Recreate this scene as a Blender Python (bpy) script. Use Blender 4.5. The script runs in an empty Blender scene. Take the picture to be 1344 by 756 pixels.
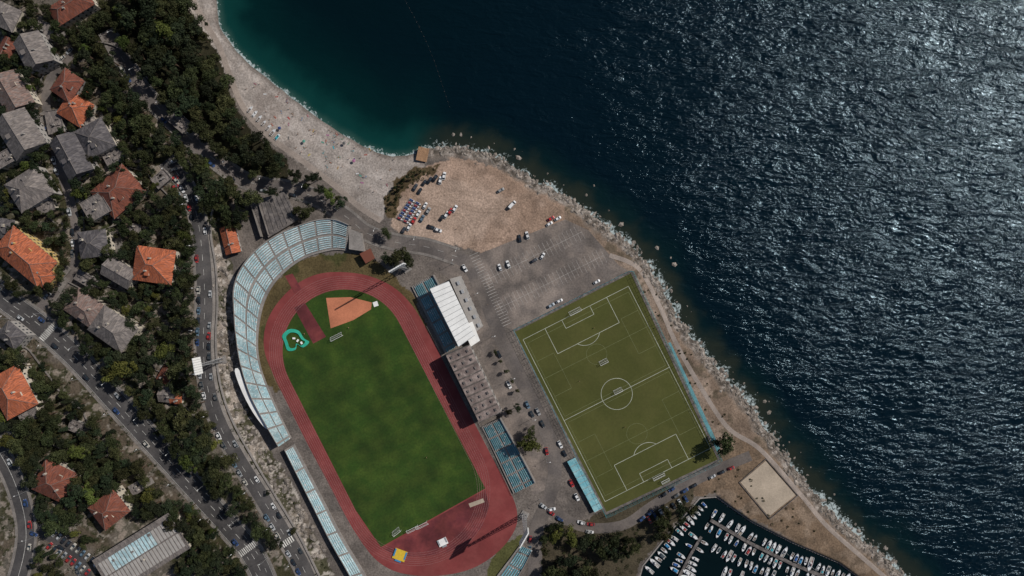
import bpy, bmesh, math, random
import numpy as np
from mathutils import Vector, Matrix
random.seed(7); rng=np.random.default_rng(11)
scn=bpy.context.scene
S=0.445; H=400.0
ZF=2.0
# ------------------------------------------------------------ helpers
def W(px,py,z=0.0):
    k=(H-z)/H*S
    return ((px-672)*k,(378-py)*k,z)
def seg_dist(X,Y,pts,closed=False):
    D=np.full(np.shape(X),1e9)
    n=len(pts)
    for i in range(n if closed else n-1):
        ax,ay=pts[i];bx,by=pts[(i+1)%n]
        dx,dy=bx-ax,by-ay;L=dx*dx+dy*dy+1e-9
        t=np.clip(((X-ax)*dx+(Y-ay)*dy)/L,0,1)
        D=np.minimum(D,np.hypot(X-ax-t*dx,Y-ay-t*dy))
    return D
def pip(X,Y,pts):
    ins=np.zeros(np.shape(X),bool);n=len(pts)
    for i in range(n):
        x1,y1=pts[i];x2,y2=pts[(i+1)%n]
        if y1==y2: continue
        c=((y1>Y)!=(y2>Y))&(X<(x2-x1)*(Y-y1)/(y2-y1)+x1)
        ins^=c
    return ins
def wl(pts,z=0): return [W(x,y,z)[:2] for x,y in pts]
def catmull(pts,closed=False,sub=8):
    P=[Vector(p) for p in pts];n=len(P);out=[]
    rngi=range(n if closed else n-1)
    for i in rngi:
        if closed: p0,p1,p2,p3=P[(i-1)%n],P[i],P[(i+1)%n],P[(i+2)%n]
        else: p0,p1,p2,p3=P[max(i-1,0)],P[i],P[i+1],P[min(i+2,n-1)]
        for k in range(sub):
            t=k/sub
            out.append(0.5*((2*p1)+(p2-p0)*t+(2*p0-5*p1+4*p2-p3)*t*t+(3*p1-p0-3*p2+p3)*t**3))
    if not closed: out.append(P[-1])
    return [tuple(o) for o in out]
_tab=rng.random((256,256))
def vn(X,Y,sc,seed=0):
    x=np.asarray(X)/sc+seed*17.3+1000;y=np.asarray(Y)/sc+seed*9.1+1000
    xi=np.floor(x).astype(int);yi=np.floor(y).astype(int);fx=x-xi;fy=y-yi
    fx=fx*fx*(3-2*fx);fy=fy*fy*(3-2*fy)
    a=_tab[xi%256,yi%256];b=_tab[(xi+1)%256,yi%256];c=_tab[xi%256,(yi+1)%256];d=_tab[(xi+1)%256,(yi+1)%256]
    return (a*(1-fx)+b*fx)*(1-fy)+(c*(1-fx)+d*fx)*fy
def fbm(X,Y,sc,seed=0,o=4):
    r=0;a=.5;t=0
    for i in range(o): r=r+a*vn(X,Y,sc/2**i,seed+i);t+=a;a*=.55
    return r/t
def sstep(a,b,x):
    t=np.clip((x-a)/(b-a),0,1);return t*t*(3-2*t)

coast_px=[(262,-60),(284,0),(289,35),(318,75),(350,102),(385,130),(425,160),(470,188),(508,204),(540,203),(560,196),(600,194),(650,206),(700,236),(750,263),(795,298),(822,318),(845,342),(868,378),(888,415),(915,452),(948,492),(980,528),(1008,568),(1035,606),(1062,640),(1092,674),(1128,706),(1160,732),(1190,760),(1260,830)]
cs=catmull(coast_px,False,5)
cs=[(x+2.6*math.sin(i*1.7)*(1 if x>560 else .2),y+2.6*math.cos(i*2.3)*(1 if x>560 else .2)) for i,(x,y) in enumerate(cs)]
coast=wl([(-300,-900)]+cs+[(2600,2200),(9000,9000)])
landpoly=coast+wl([(9000,14000),(-12000,14000),(-12000,-12000),(-4000,-12000)])
harb_px=[(918,654),(940,652),(985,684),(1040,712),(1100,738),(1150,775),(1130,830),(820,830),(844,742),(880,697)]
harb=wl(harb_px)
toe_px=[(150,-400),(238,-60),(282,60),(300,120),(318,225),(300,300),(296,380),(303,470),(322,540),(352,600),(395,680),(430,740),(470,830),(900,1800)]
toe=wl(toe_px)
toepoly=toe+wl([(-12000,14000),(-12000,-12000)])
def signed_coast(X,Y):
    d=seg_dist(X,Y,coast);return np.where(pip(X,Y,landpoly),d,-d)
def signed_harb(X,Y):
    d=seg_dist(X,Y,harb,True);return np.where(pip(X,Y,harb),-d,d)
def gh(X,Y,parts=False):
    X=np.asarray(X,float);Y=np.asarray(Y,float)
    dc=signed_coast(X,Y);dh=signed_harb(X,Y)
    px=X/S+672
    L=7+17*sstep(530,480,px)
    zc=np.where(dc>0,ZF*np.clip(dc/L,0,1)**.9,np.maximum(-3,dc*.2))
    zh=np.where(dh>0,ZF*np.clip(dh/.8,0,1),np.maximum(-3,dh*2))
    dt=np.where(pip(X,Y,toepoly),seg_dist(X,Y,toe),0)
    dt=np.minimum(dt,dc*1.0)*(dt>0)
    dt=np.maximum(dt,0)
    hill=4.5*sstep(0,16,dt)+.05*np.minimum(dt,500)
    z=np.minimum(zc,zh)+np.where(dc>0,hill,0)
    return (z,dc,dh,dt) if parts else z
def G(px,py,off=0.0):
    z=ZF
    for _ in range(3):
        x,y,_z=W(px,py,z+off);z=float(gh(x,y))
    return x,y,z
def link(o,parent=None):
    scn.collection.objects.link(o)
    if parent: o.parent=parent
    return o
def mkmesh(name,verts,faces,mats,fm=None,smooth=False):
    me=bpy.data.meshes.new(name)
    me.from_pydata([tuple(v) for v in verts],[],faces)
    for m in (mats if isinstance(mats,(list,tuple)) else [mats]): me.materials.append(m)
    if fm is not None: me.polygons.foreach_set("material_index",np.array(fm,dtype=np.int32))
    if smooth: me.polygons.foreach_set("use_smooth",np.ones(len(me.polygons),bool))
    me.update();return me
def mkobj(name,verts,faces,mats,fm=None,parent=None,smooth=False):
    return link(bpy.data.objects.new(name,mkmesh(name,verts,faces,mats,fm,smooth)),parent)
def npmesh(name,V,F,mats,fm=None,smooth=False):
    me=bpy.data.meshes.new(name);k=F.shape[1]
    me.vertices.add(len(V));me.vertices.foreach_set("co",V.astype(np.float32).ravel())
    me.loops.add(F.size);me.loops.foreach_set("vertex_index",F.astype(np.int32).ravel())
    me.polygons.add(len(F));me.polygons.foreach_set("loop_start",np.arange(len(F),dtype=np.int32)*k)
    try: me.polygons.foreach_set("loop_total",np.full(len(F),k,dtype=np.int32))
    except Exception: pass
    for m in mats: me.materials.append(m)
    if fm is not None: me.polygons.foreach_set("material_index",fm.astype(np.int32))
    me.update(calc_edges=True)
    me.polygons.foreach_set("use_smooth",np.full(len(F),smooth,bool))
    return me
class MB:
    def __init__(s): s.v=[];s.f=[];s.m=[]
    def quad(s,a,b,c,d,m=0):
        i=len(s.v);s.v+=[a,b,c,d];s.f.append((i,i+1,i+2,i+3));s.m.append(m)
    def poly(s,pts,m=0):
        i=len(s.v);s.v+=list(pts);s.f.append(tuple(range(i,i+len(pts))));s.m.append(m)
    def box(s,c,sz,rot=0,m=0,taper=1.0):
        i=len(s.v);ca,sa=math.cos(rot),math.sin(rot)
        for z in (-1,1):
            t=taper if z>0 else 1
            for x,y in ((-1,-1),(1,-1),(1,1),(-1,1)):
                lx=x*sz[0]/2*t;ly=y*sz[1]/2*t
                s.v.append((c[0]+lx*ca-ly*sa,c[1]+lx*sa+ly*ca,c[2]+z*sz[2]/2))
        for f in ((0,3,2,1),(4,5,6,7),(0,1,5,4),(1,2,6,5),(2,3,7,6),(3,0,4,7)):
            s.f.append(tuple(i+k for k in f));s.m.append(m)
    def cyl(s,a,b,r0,r1,n=8,m=0):
        a=Vector(a);b=Vector(b);ax=(b-a).normalized();u=ax.orthogonal().normalized();w=ax.cross(u)
        i=len(s.v)
        for p,r in((a,r0),(b,r1)):
            for k in range(n):
                t=2*math.pi*k/n;s.v.append(tuple(p+u*math.cos(t)*r+w*math.sin(t)*r))
        for k in range(n):
            s.f.append((i+k,i+(k+1)%n,i+n+(k+1)%n,i+n+k));s.m.append(m)
        s.f.append(tuple(i+k for k in range(n))[::-1]);s.m.append(m)
        s.f.append(tuple(i+n+k for k in range(n)));s.m.append(m)
    def prism(s,pts,z0,z1,m=0,ms=None):
        i=len(s.v);n=len(pts)
        s.v+=[(p[0],p[1],z0) for p in pts]+[(p[0],p[1],z1) for p in pts]
        s.f.append(tuple(range(i+n,i+2*n)));s.m.append(m)
        for k in range(n):
            s.f.append((i+k,i+(k+1)%n,i+n+(k+1)%n,i+n+k));s.m.append(m if ms is None else ms)
    def obj(s,name,mats,parent=None,smooth=False): return mkobj(name,s.v,s.f,mats,s.m,parent,smooth)
    def mesh(s,name,mats,smooth=False): return mkmesh(name,s.v,s.f,mats,s.m,smooth)
def empty(name,loc,rot=0):
    e=bpy.data.objects.new(name,None);e.location=loc;e.rotation_euler=(0,0,rot);e.empty_display_size=.5
    scn.collection.objects.link(e);return e
# ------------------------------------------------------------ materials
def M(name,col,rough=.85,var=.25,scale=.4,scale2=3.0,var2=.15,bump=0,bscale=4,metal=0,objcol=False,attr=None,rand=0,spec=.3,uv=False,stretch=None,tint=None):
    m=bpy.data.materials.new(name);m.use_nodes=True;nt=m.node_tree;N=nt.nodes;Lk=nt.links
    b=N['Principled BSDF'];b.inputs['Roughness'].default_value=rough;b.inputs['Metallic'].default_value=metal
    b.inputs['Specular IOR Level'].default_value=spec
    tc=N.new('ShaderNodeTexCoord');src=tc.outputs['UV' if uv else 'Object']
    if stretch:
        mp=N.new('ShaderNodeMapping');mp.inputs['Scale'].default_value=stretch;mp.inputs['Rotation'].default_value=(0,0,0)
        Lk.new(src,mp.inputs['Vector']);src=mp.outputs['Vector']
    def noise(sc,det=4):
        n=N.new('ShaderNodeTexNoise');n.inputs['Scale'].default_value=sc;n.inputs['Detail'].default_value=det
        Lk.new(src,n.inputs['Vector']);return n.outputs['Fac']
    def mr(inp,v):
        r=N.new('ShaderNodeMapRange');r.inputs['From Min'].default_value=.3;r.inputs['From Max'].default_value=.7
        r.inputs['To Min'].default_value=1-v;r.inputs['To Max'].default_value=1+v;Lk.new(inp,r.inputs['Value']);return r.outputs['Result']
    a=mr(noise(scale),var);c=mr(noise(scale2,2),var2)
    mu=N.new('ShaderNodeMath');mu.operation='MULTIPLY';Lk.new(a,mu.inputs[0]);Lk.new(c,mu.inputs[1]);f=mu.outputs[0]
    if rand:
        oi=N.new('ShaderNodeObjectInfo');r=N.new('ShaderNodeMapRange');r.inputs['To Min'].default_value=1-rand;r.inputs['To Max'].default_value=1+rand
        Lk.new(oi.outputs['Random'],r.inputs['Value']);m2=N.new('ShaderNodeMath');m2.operation='MULTIPLY';Lk.new(f,m2.inputs[0]);Lk.new(r.outputs['Result'],m2.inputs[1]);f=m2.outputs[0]
    vm=N.new('ShaderNodeVectorMath');vm.operation='SCALE';Lk.new(f,vm.inputs['Scale'])
    if objcol:
        oi=N.new('ShaderNodeObjectInfo');Lk.new(oi.outputs['Color'],vm.inputs[0])
    elif attr:
        at=N.new('ShaderNodeAttribute');at.attribute_name=attr;Lk.new(at.outputs['Color'],vm.inputs[0])
    elif tint:
        mx=N.new('ShaderNodeMix');mx.data_type='RGBA';mx.inputs['A'].default_value=(*col,1);mx.inputs['B'].default_value=(*tint,1)
        n=N.new('ShaderNodeTexNoise');n.inputs['Scale'].default_value=scale*2.3;n.inputs['Detail'].default_value=5;Lk.new(src,n.inputs['Vector'])
        r=N.new('ShaderNodeMapRange');r.inputs['From Min'].default_value=.42;r.inputs['From Max'].default_value=.62;Lk.new(n.outputs['Fac'],r.inputs['Value'])
        Lk.new(r.outputs['Result'],mx.inputs['Factor']);Lk.new(mx.outputs['Result'],vm.inputs[0])
    else: vm.inputs[0].default_value=col
    Lk.new(vm.outputs[0],b.inputs['Base Color'])
    if bump:
        bp=N.new('ShaderNodeBump');bp.inputs['Distance'].default_value=bump;bp.inputs['Strength'].default_value=1
        Lk.new(noise(bscale,5),bp.inputs['Height']);Lk.new(bp.outputs['Normal'],b.inputs['Normal'])
    return m
m_ground=M('ground_mat',(0,0,0),.95,.22,.12,1.1,.28,bump=.3,bscale=.7,attr='Col',spec=.1)
m_asph=M('asphalt',(.052,.049,.05),.9,.25,.06,1.0,.14,tint=(.072,.067,.066))
m_asph2=M('worn_asphalt',(.11,.096,.09),.9,.28,.05,1.0,.15,tint=(.155,.132,.118))
m_fore=M('forecourt_paving',(.135,.115,.104),.9,.3,.06,1.0,.2,tint=(.205,.17,.148))
m_pave=M('pavement',(.175,.158,.145),.9,.25,.2,1.5,.2)
m_prom=M('promenade_stone',(.28,.235,.205),.9,.18,.2,1.5,.15)
m_white=M('road_paint',(.5,.49,.46),.8,.35,.5,3,.2)
m_bay=M('worn_bay_paint',(.34,.32,.30),.8,.35,.3,3,.2)
m_line=M('line_paint',(.42,.44,.37),.8,.25,.3,3,.15)
m_lane=M('lane_paint',(.33,.20,.19),.8,.25,.3,3,.15)
m_track=M('tartan_track',(.185,.037,.036),.85,.16,.05,.7,.06,tint=(.215,.050,.047))
m_track2=M('tartan_dark',(.115,.024,.028),.85,.35,.06,.7,.1,tint=(.175,.038,.038))
m_clay=M('salmon_clay',(.45,.165,.09),.95,.18,.1,1,.1)
m_turfn=M('natural_grass',(.022,.050,.006),.95,.28,.06,.9,.18,tint=(.034,.062,.008))
m_turfs=M('artificial_turf',(.062,.067,.016),.95,.12,.03,.8,.07,tint=(.073,.075,.020))
m_conc=M('concrete',(.235,.215,.20),.9,.2,.15,1.2,.15)
m_concd=M('dark_concrete',(.095,.086,.084),.9,.3,.2,1.2,.2,tint=(.16,.142,.132))
m_seat=M('seat_blue',(.36,.52,.56),.6,.18,.1,1.2,.2,tint=(.50,.62,.64))
m_seatt=M('seat_teal',(.15,.38,.44),.6,.15,.1,1.2,.15,tint=(.26,.48,.52))
m_seatw=M('seat_white',(.6,.62,.62),.6,.1,.3,1.2,.1)
m_whiteroof=M('white_roof',(.78,.78,.76),.6,.08,.2,1.2,.05)
m_brownroof=M('weathered_roof',(.16,.125,.115),.9,.3,.15,1,.2,tint=(.27,.22,.20))
m_greyroof=M('metal_roof_bluegrey',(.30,.35,.38),.6,.12,.2,1.2,.1)
m_metal=M('galvanised_metal',(.5,.51,.52),.45,.1,1,3,.1,metal=.6)
m_teal=M('teal_paint',(.05,.28,.32),.6,.15,.3,2,.1)
m_glass=M('window_glass',(.02,.03,.04),.12,.1,1,3,.1,spec=.6)
m_dark=M('dark_rubber',(.02,.02,.02),.8,.1,1,3,.1)
m_net=M('goal_net',(.35,.36,.35),.8,.1,1,3,.1)
m_wood=M('door_wood',(.12,.06,.03),.7,.2,1,4,.2)
m_wallw=M('plaster_cream',(.5,.45,.37),.9,.1,.3,2,.1)
m_wally=M('plaster_yellow',(.55,.4,.16),.9,.1,.3,2,.1)
m_wallg=M('plaster_grey',(.33,.31,.29),.9,.12,.3,2,.1)
roofs={'o':M('roof_tile_orange',(.40,.115,.052),.9,.28,.4,1.6,.38,uv=True,stretch=(1.2,.35,1),tint=(.25,.085,.05),bump=.12,bscale=2.5),
 'r':M('roof_tile_red',(.19,.06,.036),.9,.3,.4,1.6,.38,uv=True,stretch=(1.2,.35,1),tint=(.12,.05,.038),bump=.12,bscale=2.5),
 'g':M('roof_slate_grey',(.135,.12,.115),.9,.28,.4,1.6,.32,uv=True,stretch=(1.2,.35,1),tint=(.19,.165,.15),bump=.12,bscale=2.5),
 'd':M('roof_slate_dark',(.07,.065,.07),.9,.28,.4,1.6,.32,uv=True,stretch=(1.2,.35,1),tint=(.11,.10,.10),bump=.12,bscale=2.5),
 'p':M('roof_tile_faded',(.19,.125,.105),.9,.28,.4,1.6,.38,uv=True,stretch=(1.2,.35,1),tint=(.15,.125,.115),bump=.12,bscale=2.5)}
m_bark=M('bark',(.09,.06,.04),.95,.3,2,6,.2)
m_rock=M('rock',(.15,.13,.11),.95,.4,.25,2,.35,bump=.2,bscale=1.5,tint=(.29,.255,.225))
m_car=M('car_paint',(0,0,0),.3,.03,.5,1,.02,objcol=True,spec=.5)
m_hull=M('boat_gelcoat',(.66,.67,.68),.35,.06,1,4,.04,spec=.5)
m_cover=M('boat_cover',(0,0,0),.7,.1,1,4,.1,objcol=True)
m_skin=M('skin',(.42,.24,.16),.6,.1,3,9,.05)
m_hair=M('hair',(.04,.025,.015),.8,.1,3,9,.05)
m_cloth=M('cloth',(0,0,0),.85,.1,3,9,.05,objcol=True)
m_sandc=M('sand_court',(.38,.315,.245),.95,.16,.1,1,.1)
def leafmat(name,c1,c2):
    m=bpy.data.materials.new(name);m.use_nodes=True;nt=m.node_tree;N=nt.nodes;L=nt.links;b=N['Principled BSDF']
    b.inputs['Roughness'].default_value=.75;b.inputs['Specular IOR Level'].default_value=.12
    at=N.new('ShaderNodeAttribute');at.attribute_name='shade';oi=N.new('ShaderNodeObjectInfo')
    mx=N.new('ShaderNodeMix');mx.data_type='RGBA';mx.inputs['A'].default_value=(*c1,1);mx.inputs['B'].default_value=(*c2,1)
    L.new(at.outputs['Fac'],mx.inputs['Factor'])
    hs=N.new('ShaderNodeHueSaturation')
    r=N.new('ShaderNodeMapRange');r.inputs['To Min'].default_value=.455;r.inputs['To Max'].default_value=.525;L.new(oi.outputs['Random'],r.inputs['Value'])
    ml=N.new('ShaderNodeMath');ml.operation='MULTIPLY';ml.inputs[1].default_value=7.31;L.new(oi.outputs['Random'],ml.inputs[0])
    fr=N.new('ShaderNodeMath');fr.operation='FRACT';L.new(ml.outputs[0],fr.inputs[0])
    r2=N.new('ShaderNodeMapRange');r2.inputs['To Min'].default_value=.45;r2.inputs['To Max'].default_value=1.2;L.new(fr.outputs[0],r2.inputs['Value'])
    L.new(r.outputs['Result'],hs.inputs['Hue']);L.new(r2.outputs['Result'],hs.inputs['Value']);L.new(mx.outputs['Result'],hs.inputs['Color'])
    hs.inputs['Saturation'].default_value=.95
    L.new(hs.outputs['Color'],b.inputs['Base Color']);return m
m_leaf=leafmat('foliage',(.016,.024,.009),(.062,.072,.026))
m_leaf2=leafmat('foliage_dark',(.011,.019,.010),(.036,.050,.022))
m_leafb=leafmat('foliage_bright',(.045,.065,.012),(.12,.14,.03))
# ------------------------------------------------------------ ground
def axis(a,b,st,far):
    c=np.arange(a,b,st);return np.concatenate([[-f for f in far[::-1]],c,far])
gx=axis(-322,322,.7,[340,400,600,1200,4500]);gy=axis(-190,190,.7,[210,280,500,1200,4500])
X,Y=np.meshgrid(gx,gy);Z,dc,dh,dt=gh(X,Y,True)
PX=X/S/((H-np.clip(Z,0,40))/H)+672;PY=378-Y/S/((H-np.clip(Z,0,40))/H)
n1=fbm(X,Y,14,1);n2=fbm(X,Y,5,5);n3=fbm(X,Y,40,9);n4=fbm(X,Y,2.5,13,3)
wx=PX+(n2-.5)*10;wy=PY+(n4-.5)*10
C=np.zeros(X.shape+(3,))
def blend(mask,col,var=0):
    global C
    m=np.clip(mask,0,1)[...,None];C=C*(1-m)+np.array(col)*m
def paint(poly,col,k=1.0,warp=True,th=None):
    m=pip(wx if warp else PX,wy if warp else PY,poly).astype(float)*k
    if th is not None: m*=th
    blend(m,col)
C[:]=(.092,.074,.055)
hillm=(dt>0).astype(float)
blend(1-hillm,(.155,.133,.118))
blend((1-hillm)*sstep(.5,.62,n1),(.115,.10,.09))
blend(hillm*sstep(.45,.55,n1),(.045,.042,.022))
blend(hillm*sstep(.52,.6,n2)*.8,(.028,.034,.014))
blend(hillm*sstep(.56,.64,n3)*.6,(.13,.115,.10))
blend(hillm*sstep(.61,.67,n2)*.8,(.24,.20,.17))
blend(hillm*sstep(.66,.72,n4)*.7,(.26,.23,.20))
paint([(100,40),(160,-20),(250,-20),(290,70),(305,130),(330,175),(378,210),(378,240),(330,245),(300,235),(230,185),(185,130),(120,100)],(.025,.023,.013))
sg=[(335,500),(330,430),(345,385),(385,345),(430,333),(480,335),(505,352),(545,390),(570,450),(480,560)]
paint(sg,(.095,.072,.034));paint(sg,(.045,.05,.018),.8,True,sstep(.5,.6,n1))
paint([(640,756),(652,720),(690,700),(640,830)],(.08,.08,.03))
cl=[(278,330),(304,300),(308,430),(314,490),(335,560),(375,620),(410,690),(440,760),(405,770),(372,700),(330,640),(300,590),(284,520),(278,430)]
paint(cl,(.27,.23,.195));paint(cl,(.12,.10,.08),.9,True,sstep(.47,.56,n2));paint(cl,(.05,.05,.027),.9,True,sstep(.54,.62,n1));paint(cl,(.40,.36,.32),.9,True,sstep(.58,.66,n4))
beach=[(236,-30),(300,-60),(330,60),(420,130),(520,190),(560,200),(555,225),(525,250),(508,275),(500,292),(470,272),(440,246),(395,214),(350,182),(322,148),(303,108),(280,60),(245,10)]
paint(beach,(.30,.262,.235));paint(beach,(.24,.205,.183),.8,True,sstep(.45,.6,n1));paint(beach,(.35,.31,.283),.7,True,sstep(.52,.62,n3));paint(beach,(.38,.345,.32),.5,True,sstep(.6,.72,n4))
blend(pip(PX,PY,beach)*sstep(.55,.9,np.sin(dc*.75+n1*5))*.35,(.21,.18,.16))
dirt=[(522,250),(545,222),(600,205),(660,222),(720,255),(760,278),(745,290),(640,332),(600,322),(540,318),(512,296)]
paint(dirt,(.28,.195,.145));paint(dirt,(.35,.25,.192),.8,True,sstep(.46,.6,n1));paint(dirt,(.20,.14,.105),.6,True,sstep(.56,.66,n2));paint(dirt,(.40,.305,.245),.6,True,sstep(.52,.64,n3))
# wheel-worn arcs in the dirt
for (cx_,cy_,rr_) in ((600,350,95),(640,200,75),(560,330,60),(690,330,70)):
    rr=np.hypot(PX-cx_,PY-cy_);blend(pip(PX,PY,dirt)*np.maximum(np.exp(-((rr-rr_)/1.2)**2),np.exp(-((rr-rr_-4.5)/1.2)**2))*.45,(.20,.145,.11))
paint([(745,285),(760,278),(800,310),(812,330),(800,340),(770,305)],(.30,.21,.16))
paint([(508,285),(504,262),(520,235),(545,220),(575,218),(570,228),(545,234),(528,250),(520,285)],(.085,.062,.035))
rocky=sstep(556,570,PX)
sh=rocky*sstep(34,24,dc+(n2-.5)*10)*(PX>740)
blend(sh*(dc>0),(.19,.14,.105));blend(sh*(dc>0)*sstep(.5,.62,n1),(.27,.205,.16));blend(sh*(dc>0)*sstep(.56,.66,n2)*.7,(.08,.066,.045))
br=[(880,660),(940,612),(965,570),(1010,590),(1060,655),(1120,712),(1200,770),(1120,756),(1040,708),(985,680),(940,648),(918,650)]
paint(br,(.17,.12,.082));paint(br,(.24,.18,.133),.8,True,sstep(.48,.6,n1));paint(br,(.11,.082,.058),.7,True,sstep(.56,.64,n2))
paint([(750,690),(860,640),(915,640),(905,665),(870,705),(838,745),(835,800),(700,800),(700,690)],(.065,.054,.036))
r1=rocky*(dc>-20)
blend(r1*sstep(7,3.5,dc+(n2-.5)*6),(.17,.14,.118));blend(r1*sstep(6,3,dc)*sstep(.54,.66,n4),(.31,.275,.245));blend(r1*sstep(6,3,dc)*sstep(.5,.36,n4),(.07,.06,.05))
wet=sstep(3.5,0,dc+(n2-.5)*2)*(PX<560)
blend(wet*.8,(.13,.11,.095))
blend((dc<-.2)*.8,(.08,.09,.07))
def gridmesh(name,X,Y,Z,mat,colname,Cc,extra=None,smooth=True):
    ny,nx=X.shape;V=np.stack([X.ravel(),Y.ravel(),Z.ravel()],1)
    I=np.arange(ny*nx).reshape(ny,nx);F=np.stack([I[:-1,:-1].ravel(),I[:-1,1:].ravel(),I[1:,1:].ravel(),I[1:,:-1].ravel()],1)
    me=npmesh(name,V,F,[mat],smooth=smooth)
    a=me.color_attributes.new(colname,'FLOAT_COLOR','POINT')
    a.data.foreach_set('color',np.concatenate([Cc.reshape(-1,3),np.ones((ny*nx,1))],1).astype(np.float32).ravel())
    for k,v in (extra or {}).items():
        at=me.attributes.new(k,'FLOAT','POINT');at.data.foreach_set('value',v.astype(np.float32).ravel())
    return link(bpy.data.objects.new(name,me))
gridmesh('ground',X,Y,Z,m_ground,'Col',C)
# ------------------------------------------------------------ sea
sx=axis(-322,322,1.5,[340,400,600,1200,4500]);sy=axis(-190,190,1.5,[210,280,500,1200,4500])
X,Y=np.meshgrid(sx,sy);d1=signed_coast(X,Y);d2=signed_harb(X,Y);off=-np.minimum(d1,d2)
px=X/S+672;py=378-Y/S
n1=fbm(X,Y,30,21);n2=fbm(X,Y,9,25);n3=fbm(X,Y,90,31)
C=np.zeros(X.shape+(3,));C[:]=(.0008,.0066,.0115)
blend(sstep(820,420,px+py*.3)*.9,(.0006,.0068,.0088))
bs=sstep(600,530,px)
blend(bs*sstep(58,12,off+(n1-.5)*20)*.85,(.001,.0165,.0165))
blend(bs*sstep(22,4,off+(n2-.5)*9)*.9,(.004,.042,.037))
blend(bs*sstep(5,0,off+(n2-.5)*3)*.8,(.035,.085,.07))
rk=1-bs
blend(rk*sstep(24,6,off+(n1-.5)*16)*.9,(.003,.014,.0145))
blend(rk*sstep(14,2,off+(n2-.5)*16),(.019,.024,.017))
hb=(d2<0)
blend(hb*1.0,(.002,.007,.008))
m=bpy.data.materials.new('sea_water');m.use_nodes=True;nt=m.node_tree;N=nt.nodes;L=nt.links;b=N['Principled BSDF']
b.inputs['Roughness'].default_value=.16;b.inputs['IOR'].default_value=1.33;b.inputs['Specular IOR Level'].default_value=.5
b.inputs['Specular Tint'].default_value=(.55,.82,1,1)
tc=N.new('ShaderNodeTexCoord');at=N.new('ShaderNodeAttribute');at.attribute_name='Col'
sd=N.new('ShaderNodeAttribute');sd.attribute_name='shore'
calm=N.new('ShaderNodeAttribute');calm.attribute_name='calm'
def wnoise(rot,sc,scale,det,dist=0):
    mp=N.new('ShaderNodeMapping');mp.inputs['Rotation'].default_value=(0,0,math.radians(rot));mp.inputs['Scale'].default_value=sc
    L.new(tc.outputs['Object'],mp.inputs['Vector']);n=N.new('ShaderNodeTexNoise');n.inputs['Scale'].default_value=scale;n.inputs['Detail'].default_value=det
    n.inputs['Distortion'].default_value=dist;L.new(mp.outputs['Vector'],n.inputs['Vector']);return n.outputs['Fac']
a1=wnoise(22,(.45,1.1,1),.17,5,.8);a2=wnoise(-14,(.6,1.2,1),.48,4,.5);a3=wnoise(20,(.7,1.,1),.028,3)
def math_(op,a,b_):
    n=N.new('ShaderNodeMath');n.operation=op
    for i,v in enumerate((a,b_)):
        if isinstance(v,(int,float)): n.inputs[i].default_value=v
        else: L.new(v,n.inputs[i])
    return n.outputs[0]
hgt=math_('ADD',math_('MULTIPLY',a1,1.0),math_('MULTIPLY',a2,.34))
amp=math_('MULTIPLY',math_('ADD',math_('MULTIPLY',a3,1.8),.1),calm.outputs['Fac'])
hgt=math_('MULTIPLY',hgt,amp)
bp=N.new('ShaderNodeBump');bp.inputs['Distance'].default_value=1.75;bp.inputs['Strength'].default_value=1;L.new(hgt,bp.inputs['Height']);L.new(bp.outputs['Normal'],b.inputs['Normal'])
fn=wnoise(0,(1,1,1),.6,6,.8);fn2=wnoise(0,(1,1,1),.06,3)
wd=math_('MULTIPLY',sd.outputs['Fac'],1.0)
th=math_('SUBTRACT',math_('ADD',fn,math_('MULTIPLY',math_('SUBTRACT',fn2,.5),1.0)),wd)
r=N.new('ShaderNodeMapRange');r.inputs['From Min'].default_value=.38;r.inputs['From Max'].default_value=.56;L.new(th,r.inputs['Value'])
mx=N.new('ShaderNodeMix');mx.data_type='RGBA';mx.inputs['B'].default_value=(.42,.49,.49,1);L.new(at.outputs['Color'],mx.inputs['A']);L.new(r.outputs['Result'],mx.inputs['Factor'])
L.new(mx.outputs['Result'],b.inputs['Base Color'])
shore=np.where(hb,9,off)/np.where(px>556,6.5,4.0)*.42
shore=np.clip(shore,-.05,5)
calmv=np.clip(.12+.88*sstep(480,1000,px-(py-150)*.4),0,1)*np.where(hb,.3,1)*sstep(-2,25,off)*1.0+.04
gridmesh('sea_water',X,Y,np.zeros_like(X),m,'Col',C,{'shore':shore,'calm':calmv})
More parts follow.
